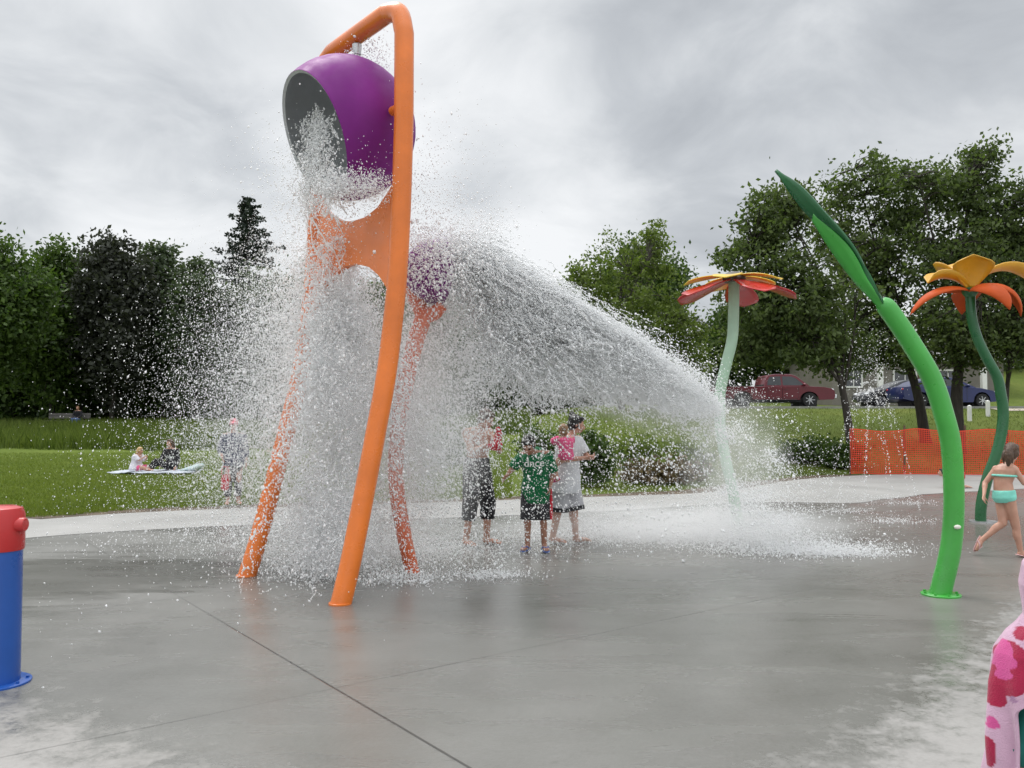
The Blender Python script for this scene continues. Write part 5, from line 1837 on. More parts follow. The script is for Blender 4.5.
# girl running off to the right -------------------------------------------------
Yg_ = 9.7
q = lambda x, y, dy=0.0: px(x, y, Yg_ + dy)
g = gfoot(1008, 556, Yg_)
girl = Person('girl in mint bikini with brown ponytail running past the lily stem', g, R(-62), 1.38, SK_FAIR, 0.148, 0.92, voxel=0.008,
              Jw=dict(pel=q(1004, 494), wai=q(1003, 482.5), che=q(1005, 472), nek=q(1008, 464), head=q(1012, 452.5), shL=q(996, 469, .08), shR=q(1015, 470, -.08), elL=q(985, 483, .10), wrL=q(984, 495, .0),
                      elR=q(1024, 483, -.10), wrR=q(1033, 477, -.05), hiL=q(1000.5, 496, .06), hiR=q(1008.5, 496.5, -.05), knL=q(1003, 523, .02), anL=q(983, 539, .10), toL=q(977, 549, .10), knR=q(1016, 527, -.02), anR=q(1020.5, 551, -.02), toR=q(1031, 556, -.02)),
              face=(-.28, .95, -.05))
girl.body(curl=(0.6, 0.5), smooth=3); girl.hair(H_BROWN, 'pony')
J = girl.J
rr = girl.rings(0.005, -.05, False)
bk = girl.garment('bikini_bottom', C_MINT, [(rr[0][0] + Vector((0, 0, -.025)), rr[0][1] * .8, rr[0][2] * .95), (rr[0][0].lerp(rr[1][0], .4), rr[1][1] * 1.03, rr[1][2] * 1.12), (rr[1][0] + Vector((0, 0, .02)), rr[1][1] * 1.0, rr[1][2] * 1.06), (rr[1][0] + Vector((0, 0, .045)), rr[1][1] * 0.97, rr[1][2] * 1.0)], [(J['hiL'] + Vector((0, 0, .0)), J['hiL'].lerp(J['knL'], .20), .082, .074), (J['hiR'] + Vector((0, 0, .0)), J['hiR'].lerp(J['knR'], .12), .082, .074)], None, 0.003, 20, vox=.007)
r_ = girl.rings(0.007, -.05, False)
mb = MB(); c = r_[4][0].lerp(r_[5][0], .35)
for dz in (-.010,):
    pts = [c + r_[4][1] * math.cos(t) * 1.05 + r_[4][2] * math.sin(t) * 1.06 + Vector((0, 0, dz)) for t in [i * 2 * math.pi / 30 for i in range(31)]]
    mb.tube(pts, .012, 8, cap=False)
tp = mb.build('bikini_top', C_MINT, girl.root)
sandals(girl, M_PINKSAN, 'L'); sandals(girl, M_PINKSAN, 'R')

# small child crawling on the rim behind the blade -------------------------------------------------
c_ = gp(952, 488); c_.z = 0.006
kid = Person('small dark haired child crawling on the pale rim behind the green blade', c_, R(78), 0.95, SK_FAIR, 0.185, 1.1, voxel=.012,
             J=dict(pel=(0, -.20, .30), wai=(0, -.10, .30), che=(0, .02, .29), nek=(0, .11, .30), head=(0, .20, .345), shR=(.11, .08, .28), shL=(-.11, .08, .28), elR=(.13, .10, .15), wrR=(.12, .12, .035), elL=(-.13, .13, .15), wrL=(-.12, .17, .035),
                    hiR=(.06, -.21, .27), hiL=(-.06, -.21, .27), knR=(.08, -.12, .05), knL=(-.08, -.08, .05), anR=(.08, -.34, .035), anL=(-.08, -.32, .035), toR=(.08, -.42, .02), toL=(-.08, -.40, .02)),
             face=(0, .9, .1))
kid.body(handkw=dict(R=dict(fwd=Vector((-1, .2, 0)), palm=(0, 0, -1)), L=dict(fwd=Vector((-1, .2, 0)), palm=(0, 0, -1)))); kid.hair(H_BLACK)
rr = kid.rings(0.012, -.06, False)
kid.garment('swim_trunks', C_RED, rr[:3], [(kid.J['hiR'], kid.J['hiR'].lerp(kid.J['knR'], .6), .065, .065), (kid.J['hiL'], kid.J['hiL'].lerp(kid.J['knL'], .6), .065, .065)], None, .006, 14)

# picnic blanket with two people -------------------------------------------------
p0 = gp(157, 473); Yp = 24.0
p0 = Vector((px(157, 473, Yp).x, Yp, gz(px(157, 473, Yp).x, Yp)))
mb = MB()
NXb, NYb = 40, 24
vs = []
for j in range(NYb + 1):
    for i in range(NXb + 1):
        x, y = (i / NXb - .5) * 2.15, (j / NYb - .5) * 1.35
        zz_ = 0.055 + 0.035 * mnoise.noise(Vector((x * 3, y * 3, 4))) + 0.015 * mnoise.noise(Vector((x * 9, y * 9, 1)))
        vs.append(p0 + Vector((x + .05 * mnoise.noise(Vector((y * 3, 0, x))), y + .06 * mnoise.noise(Vector((x * 2.5, 3, 0))), zz_)))
mb.add(vs, [(j * (NXb + 1) + i, j * (NXb + 1) + i + 1, (j + 1) * (NXb + 1) + i + 1, (j + 1) * (NXb + 1) + i) for j in range(NYb) for i in range(NXb)])
o = solid(mb.build('picnic_blanket', cloth('pale_blue_blanket', (0.46, 0.50, 0.56)), None, origin=p0), .02)
tag(o, 'pale blue grey picnic blanket spread on the lawn under two seated people', 'blanket')
zb_ = p0.z + 0.07
a = Vector((px(139, 470, 23.9).x, 23.9, zb_))
bl = Person('blond child wrapped in white towel with pink bottoms sitting on picnic blanket', a, R(-105), 1.15, SK_FAIR, 0.16, 1.05, voxel=.013,
            J=dict(pel=(0, -.04, .09), wai=(0, -.05, .19), che=(0, -.03, .30), nek=(0, .0, .40), head=(.0, .025, .495), shR=(.105, -.01, .37), shL=(-.105, -.01, .37), elR=(.13, .08, .26), wrR=(.06, .17, .33), elL=(-.13, .08, .26), wrL=(-.05, .18, .32),
                   hiR=(.06, -.02, .07), hiL=(-.06, -.02, .07), knR=(.13, .20, .10), knL=(-.13, .20, .10), anR=(.04, .30, .04), anL=(-.04, .33, .04), toR=(-.03, .38, .03), toL=(.03, .41, .03)), face=(0, 1, -.1))
bl.body(); bl.hair(H_BLOND, 'long')
rr = bl.rings(.006, -.05, False)
bl.garment('shorts', C_PINK, rr[:2], [(bl.J['hiR'], bl.J['hiR'].lerp(bl.J['knR'], .7), .075, .072), (bl.J['hiL'], bl.J['hiL'].lerp(bl.J['knL'], .7), .075, .072)], None, .006, 12)
rr = bl.rings(.030, -.06, False, 0.05)
tw = [(c + bl.M.to_3x3() @ Vector((0, -.035, 0)), a_ * 1.12, b_ * 1.05) for (c, a_, b_) in rr]
me_o = bl.garment('towel_wrap', cloth('white_terry', (0.62, 0.60, 0.66)), tw, [(bl.J['shR'], bl.J['elR'], .055, .07), (bl.J['shL'], bl.J['elL'], .055, .07)], None, .015, 9)
a = Vector((px(170, 470, 24.15).x, 24.15, zb_))
hd_ = Person('person in black lettered hoodie sitting on picnic blanket with legs to one side', a, R(168), 1.66, SK_FAIR, 0.135, 1.0, voxel=.014,
             J=dict(pel=(0, -.03, .075), wai=(0, -.05, .16), che=(0, -.05, .27), nek=(0, -.02, .37), head=(.005, .01, .46), shR=(.105, -.03, .34), shL=(-.105, -.03, .34), elR=(.14, .03, .19), wrR=(.10, .12, .11), elL=(-.15, .0, .18), wrL=(-.16, .09, .06),
                    hiR=(.05, .0, .065), hiL=(-.05, .0, .065), knR=(.20, .10, .17), knL=(.12, .17, .13), anR=(.28, .18, .035), anL=(.22, .24, .03), toR=(.33, .26, .03), toL=(.27, .32, .03)), face=(.05, 1, -.05))
hd_.body(); hd_.hair(H_BROWN, 'long')
J = hd_.J
hs = hd_.garment('hoodie', C_BLACK, hd_.rings(.020, -.06, True, .01), [(J['shR'], J['elR'], .072, .066), (J['elR'], J['elR'].lerp(J['wrR'], .9), .062, .052), (J['shL'], J['elL'], .072, .066), (J['elL'], J['elL'].lerp(J['wrL'], .9), .062, .052)], None, .018, 8)
lettering(hd_, hs, 'slow', 0.13, J['che'].lerp(J['wai'], .35) + Vector((0, -.2, 0)), (1, 0, 0), (0, 0, 1), M_PRINT, .012)
hd_.garment('trousers', C_BLACK, hd_.rings(.012, -.05, False)[:2], [(J['hi' + S], J['kn' + S], .10, .078) for S in 'RL'] + [(J['kn' + S], J['kn' + S].lerp(J['an' + S], .9), .078, .058) for S in 'RL'], None, .012, 9)
a = Vector((px(193, 470, 24.1).x, 24.1, zb_ + .01))
mb = MB(); mb.loft([(a + Vector((-.36, 0, -.02)), Vector((0, .12, 0)), Vector((0, 0, .02))), (a + Vector((-.15, 0, .02)), Vector((0, .2, 0)), Vector((0, 0, .06))), (a + Vector((.1, 0, .07)), Vector((0, .2, 0)), Vector((0, 0, .10))), (a + Vector((.26, 0, .12)), Vector((0, .12, 0)), Vector((0, 0, .07))), (a + Vector((.32, 0, .15)), Vector((0, .03, 0)), Vector((0, 0, .02)))], 16)
me = remesh(mb, .014, 2); wrinkle(me, .05, 7)
o = link_mesh('towel', me, cloth('pale_aqua_terry', (0.42, 0.52, 0.52)), None, origin=a); tag(o, 'crumpled pale aqua towel at the right end of picnic blanket', 'towel')

# person on the bench -------------------------------------------------
a = Vector((px(77.5, 428, Ybn - .1).x, Ybn - .08, zbn))
bp = Person('person in dark jacket and blue jeans sitting at the right end of the park bench', a, R(180), 1.66, SK_FAIR, 0.135, 1.05, voxel=.018,
            J=dict(pel=(0, 0, .335), wai=(0, -.03, .43), che=(0, -.02, .54), nek=(0, .0, .64), head=(0, .03, .735), shR=(.108, -.01, .61), shL=(-.108, -.01, .61), elR=(.15, .04, .46), wrR=(.08, .15, .38), elL=(-.15, .04, .46), wrL=(-.08, .15, .38),
                   hiR=(.055, .02, .33), hiL=(-.055, .02, .33), knR=(.07, .27, .33), knL=(-.07, .27, .33), anR=(.07, .27, .05), anL=(-.07, .28, .05), toR=(.08, .37, .02), toL=(-.08, .38, .02)))
bp.body(); bp.hair(H_LBROWN)
J = bp.J
bp.garment('jacket', C_BLACK, bp.rings(.022, -.05), [(J['sh' + S], J['el' + S], .07, .062) for S in 'RL'] + [(J['el' + S], J['wr' + S], .06, .05) for S in 'RL'], None, .012, 9)
bp.garment('jeans', C_JEAN, bp.rings(.012, -.05, False)[:2], [(J['hi' + S], J['kn' + S], .10, .08) for S in 'RL'] + [(J['kn' + S] + Vector((0, 0, .03)), J['an' + S], .08, .06) for S in 'RL'], None, .012, 9)

# person with the pink cap -------------------------------------------------
Yc_ = 15.4
a = Vector((px(233, 500, Yc_).x, Yc_, gz(px(233, 500, Yc_).x, Yc_) + .03))
pc_ = Person('person in navy clothes and pink cap standing on the lawn behind the spray', a, R(200), 1.52, SK_FAIR, 0.14, 1.1, voxel=.012, J=dict(elR=(.15, .03, .65), wrR=(.13, .12, .56), elL=(-.14, .0, .64)))
pc_.body(); pc_.hair(H_BROWN)
J = pc_.J
mb = MB(); P = pc_.P; k = pc_.hk
mb.ell(P(0, -.005, .055), (.094 * k, .110 * k, .085 * k), pc_.HM, 18)
mb.loft([(P(0, .06, .062), pc_.HM @ Vector((.075 * k, 0, 0)), pc_.HM @ Vector((0, 0, .010 * k))), (P(0, .13, .055), pc_.HM @ Vector((.07 * k, 0, 0)), pc_.HM @ Vector((0, 0, .008 * k))), (P(0, .165, .045), pc_.HM @ Vector((.04 * k, 0, 0)), pc_.HM @ Vector((0, 0, .006 * k)))], 14)
mb.build('cap', cloth('pink_cap_cloth', (0.72, 0.26, 0.30)), pc_.root)
pc_.garment('top', C_NAVY, pc_.rings(.024, -.08, True, .012), [(J['sh' + S], J['el' + S], .068, .06) for S in 'RL'] + [(J['el' + S], J['el' + S].lerp(J['wr' + S], .6), .058, .05) for S in 'RL'], None, .014, 9)
pc_.garment('trousers', C_DARK, pc_.rings(.012, -.05, False)[:3], [(J['hi' + S], J['an' + S].lerp(J['kn' + S], .2), .095, .062) for S in 'RL'], None, .012, 9)
a = px(225, 482, 15.25)
mb = MB(); mb.loft([(a + Vector((0, 0, -.15)), Vector((.05, 0, 0)), Vector((0, .04, 0))), (a + Vector((0, 0, -.1)), Vector((.075, 0, 0)), Vector((0, .05, 0))), (a + Vector((0, 0, .06)), Vector((.07, 0, 0)), Vector((0, .04, 0))), (a + Vector((0, 0, .13)), Vector((.05, 0, 0)), Vector((0, .03, 0)))], 16)
o = mb.build('bag', C_RED, None, origin=a)
mb = MB()
mb.tube(catmull([a + Vector((-.07, 0, .12)), a + Vector((-.04, 0, .26)), a + Vector((.04, 0, .26)), a + Vector((.07, 0, .12))], 5), .010, 8)
mb.build('strap', C_RED, o)
tag(o, 'small red bag hanging beside the person with the pink cap', 'bag')

# child in the hooded towel at the right edge -------------------------------------------------
Yt_ = 2.62
a = Vector((1.667, Yt_, 0.0))
tc_ = Person('child bundled in a pale pink hooded towel with crimson patches at the right edge', a - Vector((.015, .0, 0)), R(160), 1.14, SK_TAN, 0.150, 0.92, voxel=.008,
             J=dict(shR=(.070, 0, .790), shL=(-.070, 0, .790), elR=(.075, .03, .65), wrR=(.03, .06, .72), elL=(-.07, .03, .65), wrL=(-.02, .06, .74), pel=(.045, 0, .53), wai=(.03, 0, .62), hiR=(.095, 0, .525), hiL=(-.005, 0, .525), knR=(.105, .012, .285), knL=(-.015, .012, .285), anR=(.105, -.012, .045), anL=(-.015, -.012, .045), toR=(.12, .10, .016), toL=(-.03, .10, .016)), face=(-.2, 1, -.1))
tc_.body(curl=(.9, .9)); tc_.hair(H_BROWN)
J = tc_.J
tc_.garment('swimsuit', cloth('teal_swim_cloth', (0.010, 0.15, 0.125), .6), tc_.rings(.006, -.055, False)[:7], [(J['hiR'], J['hiR'].lerp(J['knR'], .10), .072, .070), (J['hiL'], J['hiL'].lerp(J['knL'], .10), .072, .070)], None, .004, 18)
# towel: one draped sheet round the shoulders, closed at the chest, open below, with a hood
NA, NZt = 280, 190
vs, cols = [], []
Hh = 1.22
prof_z = [1.215, 1.19, 1.14, 1.08, 1.02, 0.985, 0.955, 0.925, 0.87, 0.78, 0.64, 0.54, 0.44, 0.36]
prof_a = [0.02, 0.055, 0.092, 0.100, 0.092, 0.090, 0.112, 0.140, 0.172, 0.188, 0.192, 0.195, 0.20, 0.205]
prof_b = [0.02, 0.060, 0.105, 0.120, 0.108, 0.095, 0.100, 0.115, 0.135, 0.150, 0.165, 0.17, 0.175, 0.18]
for i in range(NZt + 1):
    t = i / NZt
    for j in range(NA + 1):
        u = j / NA
        z_ = 1.215 - (1.215 - 0.37) * t
        open_ = 0.06 + 0.80 * sstep(0.82, 0.70, z_) + 0.45 * sstep(0.96, 1.02, z_)
        ang = math.pi / 2 + 0.9 * sstep(0.92, 1.0, z_) + open_ + (2 * math.pi - 2 * open_) * u   # local frame: +Y is the child's front
        ra = np.interp(-z_, [-z for z in prof_z], prof_a); rb = np.interp(-z_, [-z for z in prof_z], prof_b)
        fold = sstep(1.0, 0.6, z_) * (0.020 * math.sin(ang * 7 + 1.2 * math.sin(z_ * 5)) + 0.012 * math.sin(ang * 13 + z_ * 6)) + 0.008 * mnoise.noise(Vector((math.cos(ang) * 3, math.sin(ang) * 3, z_ * 5)))
        hem = -0.05 * sstep(.5, .37, z_) * math.sin(ang * 2 + .5)
        p = Vector(((ra + fold) * math.cos(ang), (rb + fold) * math.sin(ang) - .005, z_ + hem))
        vs.append(tc_.M @ p + Vector((.015, 0, 0)))
me = np_mesh('towel', [tuple(v - ORG[tc_.root.name]) for v in vs], [(i * (NA + 1) + j, i * (NA + 1) + j + 1, (i + 1) * (NA + 1) + j + 1, (i + 1) * (NA + 1) + j) for i in range(NZt) for j in range(NA)])
me.polygons.foreach_set('use_smooth', [True] * len(me.polygons))
PINK, CRIM, HOT = (0.66, 0.42, 0.56), (0.40, 0.006, 0.055), (0.66, 0.085, 0.30)
# big soft flower and heart shapes woven in; centre, radius, colour
VV = np.array([tuple(v) for v in vs])


def onto(x, y):
    d_ = np.array(ray(x, y).normalized()); w_ = VV - np.array((0, 0, EYE))
    t_ = w_ @ d_
    e_ = np.linalg.norm(w_ - t_[:, None] * d_[None], axis=1)
    return Vector(VV[int((e_ + 0.06 * t_).argmin())])


shapes = [(onto(1004, 665), .078, CRIM, .62), (onto(992, 690), .052, CRIM, .6), (onto(1001, 655), .046, HOT, .75), (onto(1005, 673), .024, HOT, .8), (onto(994, 723), .018, HOT, .8), (onto(988, 752), .045, CRIM, .3), (onto(1023, 634), .024, CRIM, .8), (onto(1014, 700), .010, (0.42, .22, .38), .9)]
rs = random.Random(5)
for _ in range(26):
    an_, zz_ = rs.uniform(0, 6.28), rs.uniform(.4, 1.15)
    pt = tc_.M @ Vector((  .19 * math.cos(an_), .16 * math.sin(an_), zz_))
    if (pt.y < Yt_ + .11): continue
    shapes.append((pt, rs.uniform(.03, .08), rs.choice((CRIM, HOT)), .8))
cols = np.ones((len(vs), 4), np.float32); cols[:, :3] = PINK
for (c, r, col, asp) in shapes:
    d = VV - np.array(c)
    th = np.arctan2(d[:, 2], d[:, 0])
    rr_ = np.sqrt((d[:, 0] / asp) ** 2 + (d[:, 1] * 0.8) ** 2 + d[:, 2] ** 2)
    cols[rr_ < r * (1 + 0.16 * np.cos(th * 3 + r * 50))] = (*col, 1)
ca = me.color_attributes.new('weave', 'FLOAT_COLOR', 'POINT'); ca.data.foreach_set('color', cols.ravel())
mt, nt, bs = new_mat('patterned_terry')
at = nt.nodes.new('ShaderNodeAttribute'); at.attribute_name = 'weave'
v_ = obj_vec(nt); nz = noise_tex(nt, v_, 220, 3, .7); nz2 = noise_tex(nt, v_, 14, 4)
nt.links.new(mix_col(nt, 1.0, at.outputs['Color'], ramp(nt, nz2, [(0.3, .86), (.7, 1.05)]), 'MULTIPLY'), bs.inputs['Base Color'])
bs.inputs['Roughness'].default_value = .95; bs.inputs['Sheen Weight'].default_value = .3
bump(nt, bs, nz, .8, .006)
o = link_mesh('hooded_towel', me, mt, tc_.root, world=False); solid(o, .010)
# ------------------------------------------------------------------ water
def water_mat():
    m, nt, bs = new_mat('aerated_water')
    bs.inputs['Base Color'].default_value = (0.985, 0.99, 0.995, 1)
    bs.inputs['Roughness'].default_value = 0.15
    bs.inputs['Specular IOR Level'].default_value = 0.6
    tr = nt.nodes.new('ShaderNodeBsdfTranslucent'); tr.inputs['Color'].default_value = (0.99, 0.995, 1.0, 1)
    mx = nt.nodes.new('ShaderNodeMixShader'); mx.inputs[0].default_value = 0.45
    nt.links.new(bs.outputs[0], mx.inputs[1]); nt.links.new(tr.outputs[0], mx.inputs[2])
    nt.links.new(mx.outputs[0], nt.nodes['Material Output'].inputs['Surface'])
    return m


M_WATER = water_mat()
OCT_V = np.array([(1, 0, 0), (-1, 0, 0), (0, 1, 0), (0, -1, 0), (0, 0, 1), (0, 0, -1)], float)
OCT_F = np.array([(0, 2, 4), (2, 1, 4), (1, 3, 4), (3, 0, 4), (2, 0, 5), (1, 2, 5), (3, 1, 5), (0, 3, 5)])


def drops(P, r, vel, rg, stretch=1.6):
    """small water drops, drawn out along their path"""
    n = len(P)
    v = vel + rg.normal(0, 0.8, (n, 3)); v /= np.linalg.norm(v, axis=1)[:, None] + 1e-9
    a = rg.normal(size=(n, 3)); a -= v * (a * v).sum(1)[:, None]; a /= np.linalg.norm(a, axis=1)[:, None] + 1e-9
    b = np.cross(v, a)
    st = rg.uniform(0.9, stretch, n)
    ax3 = np.stack([a * r[:, None] * rg.uniform(.7, 1.1, n)[:, None], b * r[:, None], v * (r * st)[:, None]], 1)
    V = P[:, None, :] + np.einsum('kj,njd->nkd', OCT_V, ax3)
    Fc = OCT_F[None] + (np.arange(n) * 6)[:, None, None]
    return V.reshape(-1, 3), Fc.reshape(-1, 3)


def water_object(name, label, P, r, vel, rg, stretch=1.6):
    ok = (P[:, 2] > 0.004)
    P, r, vel = P[ok], r[ok], vel[ok]
    V, Fc = drops(P, r, vel, rg, stretch)
    o = link_mesh(name, np_mesh(name, V, Fc), M_WATER)
    return tag(o, label, 'water spray', kind='stuff')


def radii(rg, n, base=0.0042, tail=0.5):
    return np.clip(base * np.exp(rg.normal(0, tail, n)), 0.0022, 0.022)


def A(v): return np.array(tuple(v))


G = 9.81
rg = np.random.default_rng(5)
Ps, Rs, Vs = [], [], []
ctr_lip = A(Cb + ax * LIP - up_ * 0.0 + Vector((0, 0, -0.48)))
nFv, alv = A(nF), A(al)


def fall(n, sx_n, mu_n, sx_l, mu_l, tmax=0.95, zs=0.12, base=0.0042, tail=0.5, vz=0.3, clump=None, start=None, tmin=0.0, pw=0.8):
    st = ctr_lip if start is None else start
    t = tmin + (tmax - tmin) * rg.random(n) ** pw
    vn = rg.normal(mu_n, sx_n, n); vl = rg.normal(mu_l, sx_l, n); vv = rg.normal(0, vz, n)
    o = nFv[None] * rg.normal(0, .10, n)[:, None] + alv[None] * rg.normal(0, .22, n)[:, None]
    P = st[None] + o + nFv[None] * (vn * t)[:, None] + alv[None] * (vl * t)[:, None]
    P[:, 2] += vv * t - .5 * G * t * t + rg.normal(0, zs, n)
    vel = nFv[None] * vn[:, None] + alv[None] * vl[:, None]; vel[:, 2] = vv - G * t
    k = np.ones(n, bool)
    if clump:
        f_, th, sd_ = clump
        Q = P.copy(); Q[:, 2] *= 0.5
        k = fbm(Q * f_, sd_, 3) + rg.normal(0, .05, n) > th
    Ps.append(P[k]); Rs.append(radii(rg, k.sum(), base, tail)); Vs.append(vel[k])



def drift(n, mu, sx, sy, base):
    """fine spray carried sideways off the pour"""
    vx = -np.abs(rg.normal(mu, sx, n)); vy = rg.normal(.25, sy, n); t = rg.uniform(.42, 1.0, n)
    vz_ = rg.normal(.25, .8, n)
    P = ctr_lip[None] + np.stack([vx * t * 1.25 - .25, 1.15 + vy * t, vz_ * t - .5 * G * t * t], 1) + rg.normal(0, .08, (n, 3))
    Ps.append(P); Rs.append(radii(rg, n, base, .45)); Vs.append(np.stack([vx, vy, vz_ - G * t], 1))


pour = ctr_lip + np.array([0.10, 0.45, 0.0])
fall(150000, .34, .0, .34, -.10, clump=(3.2, .515, 1), base=.0044, tmin=.46, pw=.9, start=pour)                 # main pour between the legs
fall(30000, .45, .0, .40, .1, base=.0058, tmin=.46, start=pour, clump=(3.0, .54, 8))
fall(2600, .45, .1, .55, .0, tmin=.0, tmax=.45, base=.0034, vz=.8)
fall(42000, .50, -.20, .55, -.05, base=.0034, tmin=.42, start=pour)
fall(4500, .4, .2, .6, .3, base=.0036, tmin=.35)                                # thin veil in front of the far leg
drift(42000, .55, .55, .35, .0034)
drift(28000, 1.0, .75, .40, .0034)                                             # fine spray towards the lawn side
drift(1500, 1.6, .8, .4, .0044)
for (x, y, Y, n, sx, sz) in ((262, 420, 9.7, 15000, .34, .62), (285, 350, 9.6, 9000, .26, .5), (228, 440, 9.9, 5000, .36, .5)):
    P = A(px(x, y, Y))[None] + rg.normal(0, 1, (n, 3)) * np.array([sx, .22, sz])
    Ps.append(P); Rs.append(radii(rg, n, .0034, .4)); Vs.append(np.tile([-.5, .2, -3.0], (n, 1)))
# splash thrown off the bucket's front and top
for (c, n, s, base) in ((A(px(340, 188, tR.y + .1)), 3000, .10, .0045), (A(px(318, 205, tR.y - .1)), 1300, .20, .0038), (A(px(372, 188, tR.y)), 1700, .10, .004), (A(px(372, 55, MID.y)), 700, .13, .0045),
                        (A(px(300, 170, tR.y)), 1300, .28, .0042), (A(px(440, 150, tR.y + .3)), 500, .30, .0040), (A(px(455, 215, 8.3)), 1500, .26, .0038), (A(px(420, 190, 8.2)), 700, .2, .004)):
    P = c[None] + rg.normal(0, s, (n, 3)) * np.array([1, .8, .8])
    Ps.append(P); Rs.append(radii(rg, n, base, .45)); Vs.append(np.tile([0, 0, -1.0], (n, 1)))
# strands running down inside the open mouth and a jet from the nozzle
for _ in range(170):
    u = rg.normal(0, .22); st = A(Cb + ax * (LIP + .02)) + A(sd_) * u + np.array([0, 0, rg.uniform(-.45, .30)])
    L = rg.uniform(.1, .4); n = int(L * 160)
    s = np.linspace(0, 1, n)
    P = st[None] + np.stack([.03 * np.sin(s * 7 + u * 9), 0 * s, -L * s], 1) + rg.normal(0, .006, (n, 3))
    Ps.append(P); Rs.append(radii(rg, n, .0052, .4)); Vs.append(np.tile([0, 0, -3.0], (n, 1)))
for _ in range(6):
    st = A(nb) + np.array([rg.normal(0, .018), rg.normal(0, .018), -.15]); n = 60
    s = np.linspace(0, 1, n); Ps.append(st[None] + np.stack([0 * s, 0 * s, -.36 * s], 1) + rg.normal(0, .004, (n, 3))); Rs.append(np.full(n, .006)); Vs.append(np.tile([0, 0, -4.0], (n, 1)))
# stray ligaments
for _ in range(1500):
    vn, vl, t = rg.normal(.0, .5), rg.normal(.1, .5), rg.uniform(.30, .9)
    c = pour + nFv * vn * t + alv * vl * t; c = c + np.array([0, 0, -.5 * G * t * t])
    n = rg.integers(10, 40); d = np.cumsum(rg.normal(0, .006, (n, 3)) + rg.normal(0, .006, 3) + np.array([0, 0, -.004]), 0)
    Ps.append(c[None] + d); Rs.append(radii(rg, n, .0056, .3)); Vs.append(np.tile([vn, vl, -G * t], (n, 1)))
# bounce off the slab
for (x, y, n, sx, sy, hz) in ((335, 556, 10000, .38, .5, .12), (385, 556, 8000, .4, .4, .16), (290, 535, 4000, .5, .4, .18), (405, 582, 1600, .20, .12, .05), (455, 556, 4500, .45, .4, .12), (205, 540, 500, .8, .6, .06), (160, 600, 140, .8, .9, .04)):
    c = A(gp(x, y)); P = c[None] + np.stack([rg.normal(0, sx, n), rg.normal(0, sy, n), rg.exponential(hz, n)], 1)
    Ps.append(P); Rs.append(radii(rg, n, .0042, .5)); Vs.append(np.tile([0, 0, 1.0], (n, 1)))
water_object('water_splash', 'white water pouring from the large purple bucket between the orange legs', np.concatenate(Ps), np.concatenate(Rs), np.concatenate(Vs), rg)

# the arc thrown to the right by the smaller bucket ---------------------------------------
Ps, Rs, Vs = [], [], []
S0 = A(px(440, 262, 8.9))
up_px = [(440, 252, 8.9), (475, 252, 9.0), (515, 268, 9.15), (560, 294, 9.3), (610, 326, 9.5), (650, 352, 9.65), (697, 389, 9.9), (738, 427, 10.1), (776, 478, 10.35), (815, 540, 10.6)]
UP = np.array([tuple(p) for p in catmull([px(*p) for p in up_px], 10)])
UQ = np.linspace(0, 1, len(UP))


def arc_pts(s, qv):
    c = np.stack([np.interp(qv, UQ, UP[:, i]) for i in range(3)], 1)
    P = c.copy()
    P[:, 0] = S0[0] + (c[:, 0] - S0[0]) * s
    P[:, 1] = S0[1] + (c[:, 1] - S0[1]) * s
    c2_ = np.stack([np.interp(np.minimum(1, qv + .02), UQ, UP[:, i]) for i in range(3)], 1)
    d = c2_ - c; d[:, :2] *= s[:, None]; d /= np.linalg.norm(d, axis=1)[:, None] + 1e-9
    return P, d


def sheet(n, slo, shi, qhi, thick, base, tail, clump=None, pw=1.0, sp=1.0, qlo=0.0, below=0.0):
    s = slo + (shi - slo) * rg.random(n) ** sp
    qv = qlo + (qhi - qlo) * rg.random(n) ** pw
    P, d = arc_pts(s, qv)
    P += rg.normal(0, 1, (n, 3)) * np.array([thick * .45, thick, thick * .4])[None] * (0.35 + qv)[:, None]
    P[:, 2] -= np.abs(rg.normal(0, below, n)) if below else 0
    k = np.ones(n, bool)
    if clump:
        f_, th, sd0 = clump
        Q = np.stack([s * 7 + .5 * vnoise(P * 2, 9), qv * 3.0, P[:, 1] * .8], 1)
        Q2 = P * np.array([1, .5, 1.25])
        k = (.45 * fbm(Q * f_ * .5, sd0, 3) + .55 * fbm(Q2 * f_, sd0 + 3, 3) + rg.normal(0, .018, n)) > th
    Ps.append(P[k]); Rs.append(radii(rg, k.sum(), base, tail)); Vs.append(d[k] * 4)


sheet(120000, .82, 1.0, .74, .13, .0046, .45, (2.0, .46, 21), .9, .7)           # outer lip of the arc
sheet(170000, .45, .95, .72, .18, .0047, .45, (2.2, .54, 31), .9)
sheet(95000, .10, .70, .68, .22, .0043, .45, (2.2, .53, 41), .9)
sheet(16000, .0, .42, 1.0, .30, .0042, .5, None, .8)
sheet(46000, .78, 1.06, 1.0, .20, .0046, .5, (2.4, .47, 51), .8, .8, .50)
sheet(12000, .85, 1.03, .45, .10, .0036, .4, None)
sheet(7000, .95, 1.28, 1.0, .24, .0036, .5, None, .7, 1.4, .25)
sheet(7000, .1, .9, 1.0, .35, .0054, .5, None, 1.0)
